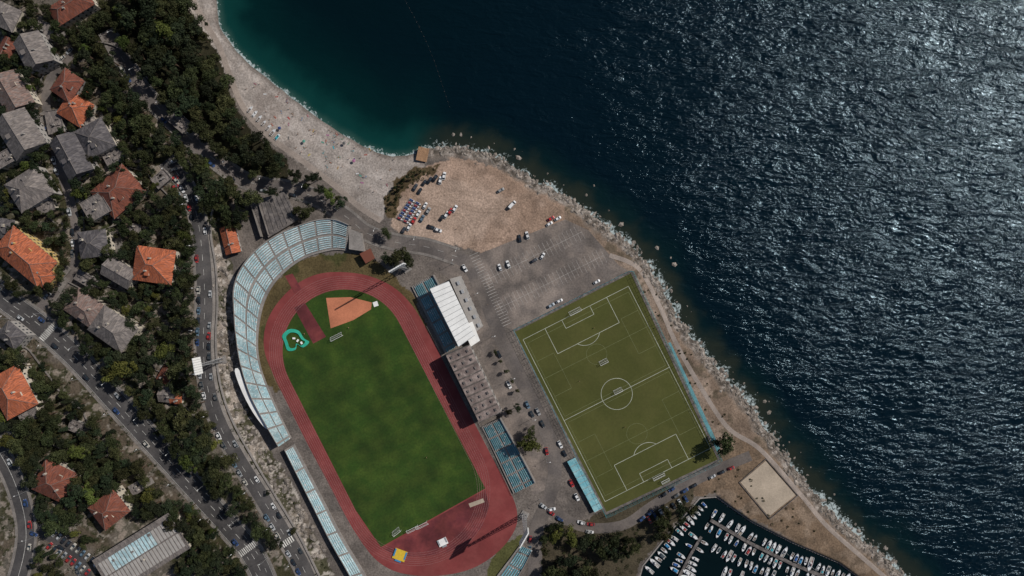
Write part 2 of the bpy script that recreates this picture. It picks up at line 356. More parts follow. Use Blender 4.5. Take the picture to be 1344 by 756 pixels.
# ------------------------------------------------------------ ribbons
ribs=[]
def resamp(P,step):
    P=np.array(P,float);d=np.r_[0,np.cumsum(np.hypot(*(P[1:]-P[:-1]).T))];n=max(2,int(d[-1]/step)+1);t=np.linspace(0,d[-1],n)
    return np.stack([np.interp(t,d,P[:,0]),np.interp(t,d,P[:,1])],1)
def worldline(pxs,step=1.2,smooth=True):
    c=catmull(pxs,False,6) if smooth else pxs
    w=np.array([G(*p)[:2] for p in c]);return resamp(w,step)
def normals(P):
    T=np.gradient(P,axis=0);T/=np.hypot(T[:,0],T[:,1])[:,None]+1e-9;return T,np.stack([-T[:,1],T[:,0]],1)
def ribbon(name,P,w,off,mat,cross=6,lat=0.0,skirt=False,rec=False,mask=None):
    T,Nn=normals(P);n=len(P);us=np.linspace(-w/2,w/2,cross)+lat
    VX=P[:,0,None]+Nn[:,0,None]*us;VY=P[:,1,None]+Nn[:,1,None]*us;VZ=gh(VX,VY)+off
    if skirt:
        VX=np.concatenate([VX[:,:1],VX,VX[:,-1:]],1);VY=np.concatenate([VY[:,:1],VY,VY[:,-1:]],1);VZ=np.concatenate([VZ[:,:1]-off-.2,VZ,VZ[:,-1:]-off-.2],1)
    k=VX.shape[1];V=np.stack([VX.ravel(),VY.ravel(),VZ.ravel()],1);I=np.arange(n*k).reshape(n,k)
    sel=np.ones((n-1,k-1),bool)
    if mask is not None: sel&=mask[:n-1,None]
    F=np.stack([I[:-1,:-1][sel],I[1:,:-1][sel],I[1:,1:][sel],I[:-1,1:][sel]],1)[:,::-1]
    if rec: ribs.append((P,w))
    return link(bpy.data.objects.new(name,npmesh(name,V,F,[mat])))
main=worldline([(-60,335),(0,388),(50,425),(100,470),(150,525),(200,580),(250,635),(300,690),(335,735),(362,800)])
st2=worldline([(218,210),(245,245),(260,290),(267,350),(269,400),(267,450),(271,500),(285,550),(312,602),(342,650),(372,700),(398,745),(420,800)])
side=worldline([(95,70),(68,100),(60,130),(68,175),(78,220),(92,262),(100,305),(98,345),(84,375),(58,398),(40,418)])
coastr=worldline([(140,40),(185,115),(240,172),(290,216),(330,240),(380,248),(420,262),(455,285),(482,306),(520,318),(560,324),(600,337)])
inner=worldline([(585,332),(612,345),(632,380),(650,425),(672,475),(700,530),(722,580),(728,625),(716,665),(704,700),(702,800)])
low=worldline([(-40,540),(0,595),(22,640),(34,690),(30,735),(10,800)])
low2=worldline([(34,690),(60,700),(90,718),(110,750),(120,800)])
harbr=worldline([(716,660),(760,690),(815,690),(855,665),(900,637),(945,615),(985,598)])
prom=worldline([(240,-40),(258,10),(286,58),(302,100),(320,142),(352,178),(398,212),(440,244),(472,272),(500,290)])
shorep=worldline([(800,335),(838,352),(865,400),(888,452),(922,512),(956,562),(998,590),(1050,648),(1085,690),(1130,730),(1170,765)])
for nm,P,w,mt,side_,o in (('main_road',main,12,m_asph,1,.06),('road',st2,7.5,m_asph,1,.07),('road',side,5,m_asph2,0,.05),('coast_road',coastr,7.5,m_asph2,1,.08),('road',low,9,m_asph,1,.075),('road',low2,7,m_asph,0,.055)):
    ribbon(nm,P,w,o,mt,8,rec=True)
    if side_:
        for s in (-1,1): ribbon('pavement',P,1.5,o+.12,m_pave,3,lat=s*(w/2+.75),skirt=True)
ribbon('service_road',inner,8,.045,m_asph2,8,rec=True)
ribbon('harbour_road',harbr,6,.034,m_asph2,6,rec=True)
ribbon('promenade',prom,3.2,.10,m_prom,4,skirt=True,rec=True)
ribbon('shore_path',shorep,2.6,.037,m_prom,4)
idx=np.arange(len(main));ribbon('lane_marking',main,.2,.085,m_white,2,mask=(idx%6<3));
for s in (-1,1): ribbon('lane_marking',main,.13,.086,m_white,2,lat=s*5.6)
for s in (-1,1): ribbon('lane_marking',main,.16,.087,m_white,2,lat=s*2.9,mask=(idx%9<2))
ribbon('lane_marking',st2,.12,.1,m_white,2,mask=(np.arange(len(st2))%7<3))
ribbon('lane_marking',coastr,.12,.11,m_white,2,mask=(np.arange(len(coastr))%7<3))
ribbon('lane_marking',low,.2,.1,m_white,2)
def crosswalk(P,i,w,off):
    T,Nn=normals(P);mb=MB()
    k=int(w/1.1)
    for j in range(k):
        u=-w/2+.6+j*1.1;c=P[i]+Nn[i]*u
        q=[]
        for a,b_ in ((-1.8,-.28),(1.8,-.28),(1.8,.28),(-1.8,.28)):
            p=c+T[i]*a+Nn[i]*b_;q.append((p[0],p[1],float(gh(p[0],p[1]))+off))
        mb.quad(*q)
    mb.obj('pedestrian_crossing',[m_white])
def near(P,px_,py_):
    x,y,_=G(px_,py_);return int(np.argmin(np.hypot(P[:,0]-x,P[:,1]-y)))
crosswalk(main,near(main,322,722),11.5,.1);crosswalk(st2,near(st2,372,713),7.2,.11);crosswalk(main,near(main,62,436),11.5,.1)
def wall(name,pxs,h,t,mat,world=False):
    P=resamp([G(*p)[:2] for p in pxs],1.5) if not world else pxs
    T,Nn=normals(P);mb=MB()
    z=gh(P[:,0],P[:,1])
    for i in range(len(P)-1):
        for s in (-1,1):
            a=P[i]+Nn[i]*t/2*s;b_=P[i+1]+Nn[i+1]*t/2*s
            mb.quad((a[0],a[1],z[i]-.5),(b_[0],b_[1],z[i+1]-.5),(b_[0],b_[1],z[i+1]+h),(a[0],a[1],z[i]+h))
        a=P[i]-Nn[i]*t/2;b_=P[i]+Nn[i]*t/2;c=P[i+1]+Nn[i+1]*t/2;d=P[i+1]-Nn[i+1]*t/2
        mb.quad((a[0],a[1],z[i]+h),(b_[0],b_[1],z[i]+h),(c[0],c[1],z[i+1]+h),(d[0],d[1],z[i+1]+h))
    return mb.obj(name,[mat])
wall('retaining_wall',catmull([(285,245),(277,300),(284,350),(286,400),(284,450),(289,500),(304,548),(332,600),(362,650),(392,700),(420,756)],False,4),1.3,.7,m_conc)
wall('retaining_wall',catmull([(120,55),(150,60),(175,80),(200,110)],False,4),1.2,.6,m_pave)
for w_ in ([(108,240),(112,300),(110,345)],[(60,95),(48,120),(52,180)],[(120,385),(90,370),(74,395)],[(140,300),(170,290),(215,290),(240,300)],[(180,320),(175,375),(240,385)],[(0,430),(40,460),(70,500)],[(30,560),(60,580),(110,600)],[(60,610),(110,610),(160,640)],[(150,470),(190,480),(245,500)],[(100,400),(90,440)],[(200,490),(250,540)],[(0,270),(60,280),(80,300)],[(0,205),(50,215)],[(130,210),(190,225),(225,260)],[(190,400),(230,395),(238,440)],[(120,340),(140,375),(190,390)],[(20,90),(40,98),(60,95)],[(70,505),(110,540),(130,590)]):
    wall('garden_wall',w_,1.1,.4,m_pave)
# ------------------------------------------------------------ flat sheets
def sheet(name,pts,off,mat,z=ZF):
    w=[W(x,y,z) for x,y in pts];a=sum(w[i][0]*w[(i+1)%len(w)][1]-w[(i+1)%len(w)][0]*w[i][1] for i in range(len(w)))
    if a<0: w=w[::-1]
    bm=bmesh.new();vs=[bm.verts.new((p[0],p[1],z+off)) for p in w];f=bm.faces.new(vs);bmesh.ops.triangulate(bm,faces=[f])
    me=bpy.data.meshes.new(name);bm.to_mesh(me);bm.free();me.materials.append(mat);return link(bpy.data.objects.new(name,me))
D=(.452,.892);NV=(.892,-.452)
def L2(C0,u,v): return (C0[0]+u*D[0]+v*NV[0],C0[1]+u*D[1]+v*NV[1])
sheet('parking_lot',[(632,332),(742,288),(772,302),(812,348),(826,356),(674,432),(662,430),(640,385),(612,340)],.025,m_fore)
outer=catmull([(440,357),(480,361),(515,376),(541,401),(562,436),(590,490),(620,550),(650,608),(668,642),(678,668),(677,692),(660,718),(632,740),(600,752),(560,756),(522,751),(495,736),(475,712),(455,680),(430,632),(405,585),(380,535),(358,490),(347,460),(348,430),(361,402),(384,377),(410,362)],True,5)
sheet('running_track',outer,.03,m_track)
C1=(452,461);ULEN=205;C2=L2(C1,ULEN,0)
def oval(r,n=40):
    pts=[]
    for i in range(n+1):
        t=math.pi*i/n;pts.append(L2(C1,-r*math.sin(t),r*math.cos(t)))
    for i in range(n+1):
        t=math.pi*i/n;pts.append(L2(C2,r*math.sin(t),-r*math.cos(t)))
    return pts
mb=MB()
for k in range(0,7):
    r=82+k*1.22/S
    a=oval(r-.04/S);b_=oval(r+.04/S);n=len(a)
    for i in range(n):
        q=[W(*a[i],ZF),W(*a[(i+1)%n],ZF),W(*b_[(i+1)%n],ZF),W(*b_[i],ZF)]
        mb.quad(*[(p[0],p[1],ZF+.06) for p in q])
mb.obj('lane_lines',[m_lane])
g=[]
for i in range(41):
    t=math.pi*i/40;g.append(L2(C1,-81*math.sin(t),81*math.cos(t)))
g+=[L2(C1,ULEN-12,-81),(500,718),(637,641)]
sheet('grass_pitch',g,.042,m_turfn)
sheet('d_zone',[(500,720),(637,643),(642,664),(634,690),(615,712),(585,726),(548,731),(520,728)],.044,m_track2)
sheet('clay_area',[(428,391),(460,390),(488,397),(487,406),(464,420),(434,431)],.055,m_clay)
sheet('long_jump_runway',[(386,404),(400,397),(428,442),(411,451)],.052,m_track2)
sheet('javelin_runway',[(374,362),(384,359),(396,380),(386,385)],.05,m_track2)
sheet('white_pad',[(489,397),(495,395),(497,401),(491,403)],.07,m_whiteroof)
sheet('long_jump_pit',[(615,661),(634,654),(636,659),(617,666)],.07,m_sandc)
m_turfn2=M('natural_grass_mown',(.026,.054,.007),.95,.28,.06,.9,.18,tint=(.038,.066,.009))
for k in range(0,9):
    u0=20+k*22-6
    sheet('mown_band',[L2(C1,u0,-80),L2(C1,u0,80),L2(C1,u0+11,80),L2(C1,u0+11,-80)],.046,m_turfn2)
PC=(809.5,517)
sheet('pitch_border',[(673,434),(829,355),(945,604),(795,676)],.028,m_concd)
sheet('artificial_pitch',[(676,435.5),(828,358.5),(942,603),(796,672)],.04,m_turfs)
def U(C0,um,vm): return L2(C0,um/S,vm/S)
mb=MB()
def ln(C0,a,b_,w=.12,z=.05):
    ax,ay=W(*U(C0,*a),ZF)[:2];bx,by=W(*U(C0,*b_),ZF)[:2];l=math.hypot(bx-ax,by-ay)+1e-6;nx,ny=-(by-ay)/l*w/2,(bx-ax)/l*w/2
    mb.quad((ax-nx,ay-ny,ZF+z),(bx-nx,by-ny,ZF+z),(bx+nx,by+ny,ZF+z),(ax+nx,ay+ny,ZF+z))
def circ(C0,u,v,r,t0=0,t1=360,w=.12,z=.05,n=40):
    for i in range(n):
        a=math.radians(t0+(t1-t0)*i/n);b_=math.radians(t0+(t1-t0)*(i+1)/n)
        ln(C0,(u+r*math.cos(a),v+r*math.sin(a)),(u+r*math.cos(b_),v+r*math.sin(b_)),w,z)
def pitch_lines(C0,hl,hw,w,sc=1,z=.05):
    ln(C0,(-hl,-hw),(hl,-hw),w,z);ln(C0,(-hl,hw),(hl,hw),w,z+.001);ln(C0,(-hl,-hw),(-hl,hw),w,z+.002);ln(C0,(hl,-hw),(hl,hw),w,z+.003);ln(C0,(0,-hw),(0,hw),w,z+.004)
    circ(C0,0,0,9.15*sc,0,360,w,z+.005)
    for s in (-1,1):
        for dd,ww in ((16.5*sc,20.16*sc),(5.5*sc,9.16*sc)):
            ln(C0,(s*hl,-ww),(s*(hl-dd),-ww),w,z+.006);ln(C0,(s*hl,ww),(s*(hl-dd),ww),w,z+.006);ln(C0,(s*(hl-dd),-ww),(s*(hl-dd),ww),w,z+.007)
        c=s*(hl-11*sc)
        circ(C0,c,0,9.15*sc,(180-53) if s>0 else -53,(180+53) if s>0 else 53,w,z+.008,14)
pitch_lines(PC,53,34.5,.24)
mb.obj('pitch_markings',[m_line])
mb=MB()
m_line2=M('faded_line_paint',(.16,.175,.085),.9,.2,.5,3,.1)
for s in (-1,1):
    CC=PC
    for v in (-33,33): ln(CC,(s*2,v),(s*50,v),.15,.062)
    ln(CC,(s*27,-34),(s*27,34),.15,.064)
    ln(CC,(s*50,-33),(s*50,33),.15,.065);ln(CC,(s*2,-33),(s*2,33),.15,.066)
    circ(CC,s*26,0,6,0,360,.14,.067,30)
    for v in (-1,1): ln(CC,(s*15,v*33),(s*15,v*22),.15,.068);ln(CC,(s*38,v*33),(s*38,v*22),.15,.068);ln(CC,(s*15,v*22),(s*38,v*22),.15,.069)
mb.obj('training_markings',[m_line2])
mb=MB()
O=(735,352)
def inl(u,v): return L2(O,u/S,v/S)
lot=[(636,334),(742,290),(770,304),(808,348),(822,356),(676,429),(664,426),(644,385),(616,342)]
for row in (-18,-13.2,0,4.8,18,22.8):
    for k in range(-22,23):
        v=k*2.6
        p=inl(row,v);q=inl(row+4.8,v)
        if pip(p[0],p[1],lot) and pip(q[0],q[1],lot): ln(O,(row,v),(row+4.75,v),.15,.04)
for row in (-13.2,4.8,22.8):
    for k in range(-22,22):
        p=inl(row,k*2.6);q=inl(row,k*2.6+2.6)
        if pip(p[0],p[1],lot) and pip(q[0],q[1],lot): ln(O,(row,k*2.6),(row,k*2.6+2.6),.15,.041)
mb.obj('parking_bay_markings',[m_bay])
mb=MB()
for k in range(26):
    t=k/25;p=(616+44*t,336+92*t);a=W(*p,ZF);q=(p[0]+11,p[1]-5);b_=W(*q,ZF)
    mb.quad((a[0],a[1],ZF+.072),(b_[0],b_[1],ZF+.072),(b_[0]+.1,b_[1]-.24,ZF+.072),(a[0]+.1,a[1]-.24,ZF+.072))
mb.obj('parking_bay_markings',[m_bay])
sheet('sand_court',[(972,633),(1005,605),(1044,650),(1009,678)],.055,m_sandc)
mb=MB();cc=[W(*p,ZF)[:2] for p in((970,633),(1005,602),(1047,650),(1010,681))]
for i in range(4):
    a,b_=cc[i],cc[(i+1)%4];mb.box(((a[0]+b_[0])/2,(a[1]+b_[1])/2,ZF+(.15 if i%2 else .155)),(math.dist(a,b_)+.3,.35,.7),math.atan2(b_[1]-a[1],b_[0]-a[0]))
mb.obj('court_kerb',[m_concd])
sheet('stadium_forecourt',[(560,345),(590,338),(618,352),(640,395),(670,455),(712,545),(728,590),(722,640),(700,650),(660,548),(622,440),(592,368)],.02,m_fore)
# ------------------------------------------------------------ stands
def stand(name,inn,out,z0,z1,rows,seat,aisle=11,smooth=True,pil=True):
    root=empty(name,(0,0,0))
    A=catmull(inn,False,8) if smooth else inn;B=catmull(out,False,8) if smooth else out
    A=[W(x,y,z0)[:2] for x,y in A];B=[W(x,y,z1)[:2] for x,y in B]
    la=sum(math.dist(A[i],A[i+1]) for i in range(len(A)-1));lb=sum(math.dist(B[i],B[i+1]) for i in range(len(B)-1))
    n=int((la+lb)/2/.55)
    def rs(P):
        P=np.array(P);d=np.r_[0,np.cumsum(np.hypot(*(P[1:]-P[:-1]).T))];t=np.linspace(0,d[-1],n);return np.stack([np.interp(t,d,P[:,0]),np.interp(t,d,P[:,1])],1)
    A=rs(A);B=rs(B);mb=MB();ms=MB()
    per=max(6,int(aisle/.55))
    def pt(i,t,z):
        p=A[i]*(1-t)+B[i]*t;return (p[0],p[1],z)
    for r in range(rows):
        t0=r/rows;t1=(r+1)/rows;z=z0+(z1-z0)*r/rows;zp=z0+(z1-z0)*(r-1)/rows if r else ZF-.5
        for i in range(0,n-1,3):
            j=min(i+3,n-1)
            mb.quad(pt(i,t0,z),pt(j,t0,z),pt(j,t1,z),pt(i,t1,z),0);mb.quad(pt(i,t0,zp),pt(j,t0,zp),pt(j,t0,z),pt(i,t0,z),0)
        if r==0 or r==rows//2 and rows>10: continue
        for i in range(n-1):
            if i%per<2: continue
            a=t0+.36/rows;b_=t0+.94/rows
            mi=1 if (random.random()<.06) else 0
            p,q,u,w=pt(i,a,z+.42),pt(i+1,a,z+.42),pt(i+1,b_,z+.42),pt(i,b_,z+.42)
            def lerp(P,Q,t): return tuple(P[k]*(1-t)+Q[k]*t for k in range(3))
            p2,q2,u2,w2=lerp(p,q,.06),lerp(p,q,.94),lerp(w,u,.94),lerp(w,u,.06)
            ms.quad(p2,q2,u2,w2,mi)
            ms.quad((p2[0],p2[1],z),(q2[0],q2[1],z),q2,p2,mi)
            ms.quad(w2,u2,(u2[0],u2[1],z+.75),(w2[0],w2[1],z+.75),mi)
    for i in range(n-1):
        mb.quad(pt(i,1,ZF-.5),pt(i+1,1,ZF-.5),pt(i+1,1,z1+.9),pt(i,1,z1+.9),0)
        a=pt(i,1,z1+.9);b_=pt(i+1,1,z1+.9);c=pt(i+1,1.03,z1+.9);d=pt(i,1.03,z1+.9);mb.quad(a,b_,c,d,0)
        mb.quad(d,c,(c[0],c[1],ZF-.5),(d[0],d[1],ZF-.5),0)
    for i in (0,n-1):
        pts=[pt(i,0,ZF-.5),pt(i,1,ZF-.5),pt(i,1,z1)]
        for r in range(rows-1,-1,-1):
            z=z0+(z1-z0)*r/rows;pts+= [pt(i,(r+1)/rows,z),pt(i,r/rows,z)]
        mb.poly(pts,0)
    mb.obj('terraces',[m_conc],root);ms.obj('seats',[seat,m_seatw],root)
    return root
stand('curved_grandstand',[(455,329),(440,328),(424,331),(402,338),(380,352),(360,372),(347,396),(340,425),(338,455),(342,482),(352,510),(366,542),(382,575)],
 [(458,296),(440,289),(420,289),(395,296),(365,309),(338,328),(318,352),(308,378),(308,410),(311,445),(317,480),(330,520),(350,558),(366,586)],3.0,8.5,15,m_seat,9)
stand('grandstand_wing',[(386,583),(402,614),(425,658),(450,706),(478,752),(500,795)],[(374,590),(388,618),(410,662),(434,710),(460,756),(482,800)],3.0,5.2,6,m_seat,14)
stand('east_grandstand',[(540,376),(562,420),(584,464)],[(568,361),(592,405),(614,446)],3.0,8,13,m_seatt,8,False)
stand('east_grandstand',[(632,560),(650,597),(674,648)],[(656,549),(680,592),(702,634)],3.0,7.5,12,m_seatt,8,False)
stand('south_stand',[(652,756),(668,735),(682,716)],[(672,768),(688,742),(698,722)],3.0,5.5,7,m_seatt,9,False)
def prism_px(mb,pts,z0,z1,m=0,ms=None):
    w=[W(x,y,z1)[:2] for x,y in pts];a=sum(w[i][0]*w[(i+1)%len(w)][1]-w[(i+1)%len(w)][0]*w[i][1] for i in range(len(w)))
    if a<0:w=w[::-1]
    mb.prism(w,z0,z1,m,ms);return w
r0=empty('stadium_canopy',(0,0,0));mb=MB();w=prism_px(mb,[(564,379),(589,369),(623,440),(602,455)],13.6,14.0)
P0,P1,P2,P3=[np.array(W(*p,14)[:2]) for p in((564,379),(589,369),(623,440),(602,455))]
rb=MB();col=MB()
for k in range(13):
    t=k/12;a=P0*(1-t)+P3*t;b_=P1*(1-t)+P2*t;mid=(a+b_)/2;ang=math.atan2(*(b_-a)[::-1]);rb.box((mid[0],mid[1],14.08),(np.hypot(*(b_-a)),.25,.16),ang,0)
    if k%2==0: 
        c=a*.25+b_*.75;col.cyl((c[0],c[1],ZF),(c[0],c[1],13.6),.3,.25,8)
mb.obj('roof_deck',[m_whiteroof],r0);rb.obj('roof_ribs',[m_metal],r0);col.obj('columns',[m_conc],r0)
mb=MB();prism_px(mb,[(590,366),(605,362),(634,428),(622,438)],ZF-.3,6.0);
b0=empty('stadium_offices',(0,0,0));mb.obj('walls',[m_wallg],b0);mb=MB();prism_px(mb,[(606,428),(620,422),(630,447),(618,455)],6.05,6.4);mb.obj('roof_terrace',[m_whiteroof],b0)
mb=MB()
for k in range(9):
    t=(k+.5)/9;a=W(605+29*t,362+66*t,6.0);
    ang=math.atan2(-66,29);mb.box((a[0]+.05,a[1],4.4),(2.0,.14,1.3),ang,0)
for k in range(6): 
    t=(k+.5)/6;a=W(596+32*t+3,366+66*t,6);mb.box((a[0],a[1],6.5),(2.2,1.4,.9),math.atan2(-66,29),1)
mb.obj('windows_and_vents',[m_glass,m_metal],b0)
b0=empty('main_grandstand',(0,0,0));mb=MB();Q=[np.array(p,float) for p in((585,466),(616,453),(658,541),(629,555))]
prism_px(mb,[tuple(p) for p in Q],ZF-.3,12.6,0,1);mb.obj('walls',[m_concd,m_wallg],b0)
mb=MB()
for k in range(8):
    t0=k/8+.008;t1=(k+1)/8-.012
    a=Q[0]*(1-t0)+Q[3]*t0;b_=Q[1]*(1-t0)+Q[2]*t0;c=Q[1]*(1-t1)+Q[2]*t1;d=Q[0]*(1-t1)+Q[3]*t1
    zz=13.3+.5*(k%2)
    prism_px(mb,[tuple(a),tuple(b_),tuple(c),tuple(d)],12.65,zz,0)
    for j in range(3):
        f=(j+.5)/3;p=(a*(1-f)+b_*f)*.5+(d*(1-f)+c*f)*.5;x,y,_=W(*p,zz);mb.box((x,y,zz+.35),(1.6,1.0,.7),math.atan2(-D[1],D[0]),1)
mb.obj('roof_strips',[m_brownroof,m_concd],b0)
mb=MB()
for k in range(10):
    t=(k+.5)/10
    for pA,pB in ((Q[0],Q[3]),(Q[1],Q[2])):
        p=pA*(1-t)+pB*t;x,y,_=W(*p,12.6)
        for zz in (3.9,6.8,9.6): mb.box((x,y,zz),(2.6,.12,1.4),math.atan2(-D[1],D[0]),0)
mb.obj('windows',[m_glass],b0)
b0=empty('gatehouse',(0,0,0));mb=MB();prism_px(mb,[(458,300),(474,306),(478,330),(458,327)],ZF-.3,6);mb.obj('walls',[m_conc],b0)
mb=MB();prism_px(mb,[(472,333),(486,326),(492,339),(480,346)],6.02,6.6);mb.obj('tiled_roof',[roofs['r']],b0);mb=MB();prism_px(mb,[(473,334),(485,328),(490,338),(480,344)],ZF-.2,6.0);mb.obj('annex_walls',[m_wallg],b0)
mb=MB()
for k in range(3): x,y,_=W(463+5*k,301+2*k,6);mb.box((x,y,4),(1.2,.15,1.2),0,0)
mb.obj('windows',[m_glass],b0)
mb=MB();prism_px(mb,[(338,262),(372,252),(392,288),(352,312)],ZF-.3,5.0);b0=empty('concrete_terrace',(0,0,0));mb.obj('deck',[m_concd],b0)
mb=MB()
for k in range(7):
    t=k/6;a=W(342+30*t,262-8*t,5);b_=W(355+34*t,308-20*t,5);mx_=((a[0]+b_[0])/2,(a[1]+b_[1])/2);mb.box((mx_[0],mx_[1],5.15),(math.dist(a[:2],b_[:2])*.95,.25,.3),math.atan2(b_[1]-a[1],b_[0]-a[0]))
mb.obj('beams',[m_concd],b0)
b0=empty('outdoor_staircase',(0,0,0));mb=MB()
for k in range(24):
    t=k/24;x=331+18*t;y=252+58*t;a=W(x,y,4);mb.box((a[0],a[1],ZF+ (1-t)*2.2),(4.2,1.2,(1-t)*4.4+.3),math.radians(-17+0),0)
mb.obj('steps',[m_concd],b0)
mb=MB()
for s in (-1,1):
    a=W(331+s*5,252-s*1,4);b_=W(349+s*5,310-s*1,4);mb.box(((a[0]+b_[0])/2,(a[1]+b_[1])/2,4.2),(math.dist(a[:2],b_[:2]),.3,4.4),math.atan2(b_[1]-a[1],b_[0]-a[0]),0)
mb.obj('parapets',[m_pave],b0)
# ------------------------------------------------------------ floodlight masts
def mast(px_,py_,h=42,rot=0):
    x,y,z=G(px_,py_);e=empty('floodlight_mast',(x,y,z),rot);mb=MB()
    for a in range(4):
        t=math.pi/4+a*math.pi/2;p=(1.5*math.cos(t),1.5*math.sin(t));q=(.6*math.cos(t),.6*math.sin(t))
        mb.cyl((*p,-.5),(*q,h),.2,.16,6)
        for k in range(12):
            t2=t+math.pi/2;f0=k/12;f1=(k+1)/12;r0=1.5-.9*f0;r1=1.5-.9*f1
            mb.cyl((r0*math.cos(t),r0*math.sin(t),h*f0),(r1*math.cos(t2),r1*math.sin(t2),h*f1),.11,.11,4)
    mb.obj('lattice_tower',[m_metal],e)
    mb=MB()
    for k in range(6):
        mb.box((0,.6,h-.4+k*1.5),(9,.3,.15),0,0)
        for j in range(7): mb.box((-3.9+j*1.3,.95,h-.3+k*1.5),(1.15,.5,1.2),0,1)
    for xx in(-4.2,0,4.2): mb.box((xx,.5,h+3.4),(.2,.2,8.6),0,0)
    mb.obj('lamp_panel',[m_metal,m_whiteroof],e);mb=MB();mb.box((0,0,0),(4.5,4.5,1.4));mb.obj('base_block',[m_conc],e)
mast(534,352,32,math.radians(-150+360));mast(688,676,34,math.radians(60));mast(292,472,30,math.radians(-80))
# ------------------------------------------------------------ fences
def fence(name,pxs,h,mat,z=ZF,sp=3.0):
    P=resamp([W(x,y,z)[:2] for x,y in pxs],sp);mb=MB()
    for i,p in enumerate(P):
        mb.cyl((p[0],p[1],z),(p[0],p[1],z+h),.07,.06,5)
        if i<len(P)-1:
            q=P[i+1];L_=math.dist(p,q);an=math.atan2(q[1]-p[1],q[0]-p[0]);c=(p+q)/2
            for zz in (.1,h*.33,h*.66,h-.05): mb.box((c[0],c[1],z+zz),(L_,.06,.06),an)
            for k in range(5):
                pp=p+(q-p)*(k+.5)/5;mb.box((pp[0],pp[1],z+h/2),(.03,.03,h),an)
    mb.obj(name,[mat])
fence('pitch_fence',[(674,433),(829,354),(946,604),(795,677),(674,433)],4.5,m_teal)
fence('track_fence',[(560,428),(632,562),(672,650)],1.1,m_conc)
sheet('teal_walkway',[(877,450),(880,449),(945,588),(942,594)],.047,M('teal_floor',(.10,.25,.28),.8,.25,.2,1,.2))
b0=empty('changing_room_shed',(0,0,0));mb=MB();prism_px(mb,[(745,606),(755,601),(791,667),(781,673)],ZF-.2,4.6);mb.obj('walls',[m_wallg],b0)
mb=MB()
for k in range(9):
    t0=k/9;t1=(k+.93)/9;a=np.array((744.5,606.));b_=np.array((755.,600.5));d=np.array((36.,67.))
    prism_px(mb,[tuple(a+d*t0),tuple(b_+d*t0),tuple(b_+d*t1),tuple(a+d*t1)],4.62,4.8,0)
mb.obj('roof_panels',[m_seatt],b0);mb=MB()
for k in range(6):
    p=W(743.8+36*(k+.5)/6,606.5+67*(k+.5)/6,4.6);mb.box((p[0]-.03,p[1]-.03,3.2),(1.4,.1,1.6),math.atan2(-67,36),0)
mb.obj('doors',[m_glass],b0)
def goal(px_,py_,ang,w=7.3,h=2.44):
    x,y,_=W(px_,py_,ZF);e=empty('football_goal',(x,y,ZF+.06),ang);mb=MB()
    for s in(-1,1):
        mb.cyl((s*w/2,0,0),(s*w/2,0,h),.09,.09,6);mb.cyl((s*w/2,0,h),(s*w/2,1.0,h),.05,.05,5);mb.cyl((s*w/2,1.0,h),(s*w/2,2.2,0),.05,.05,5)
    mb.cyl((-w/2,0,h),(w/2,0,h),.10,.10,6);mb.cyl((-w/2,2.2,0.05),(w/2,2.2,.05),.07,.07,5);mb.cyl((-w/2,1,h),(w/2,1,h),.05,.05,5);mb.obj('frame',[m_whiteroof],e)
    mb=MB();n=24
    for i in range(n+1):
        xx=-w/2+w*i/n;mb.box((xx,.5,h),(.02,1,.02));mb.cyl((xx,1.0,h),(xx,2.2,0.03),.01,.01,3)
    for i in range(7):
        t=i/7;mb.box((0,1+1.2*t,h*(1-t)),(w,.02,.02))
    mb.obj('net',[m_net],e)
aD=math.atan2(-NV[1],NV[0])
goal(*U(PC,-53,0),aD);goal(*U(PC,53,0),aD+math.pi);goal(793,477,aD,5,2);goal(812,515,aD,5,2);goal(872,629,aD+math.pi,5,2)
goal(443,444,aD,7.3);goal(553,687,aD+math.pi,7.3);goal(541,692,aD+math.pi,7.3);goal(522,699,aD+.2,5)
def mat_pit(name,px_,py_,ang,sz,mats):
    x,y,_=W(px_,py_,ZF);e=empty(name,(x,y,ZF+.05),ang);mb=MB();mb.box((0,0,.35),(sz[0],sz[1],.6),0,0);mb.obj('foam_block',[mats[0]],e);mb=MB()
    for s in (-1,1): mb.box((s*(sz[0]/2-.5),sz[1]*.1,.72),(.9,sz[1]*.75,.12),0,0)
    mb.box((0,-sz[1]/2-.6,.3),(sz[0]*.5,1.0,.5),0,0);mb.obj('side_pads',[mats[1]],e)
m_yel=M('yellow_vinyl',(.62,.42,.04),.6,.1,1,3,.05);m_blu=M('blue_vinyl',(.05,.22,.42),.6,.1,1,3,.05);m_grn=M('green_vinyl',(.03,.36,.25),.6,.15,.5,3,.1)
mat_pit('pole_vault_mat',525,728,math.radians(-20),(7.5,6),[m_yel,m_blu]);mat_pit('landing_mat',581,711,math.radians(25),(5.5,4),[m_whiteroof,m_metal])
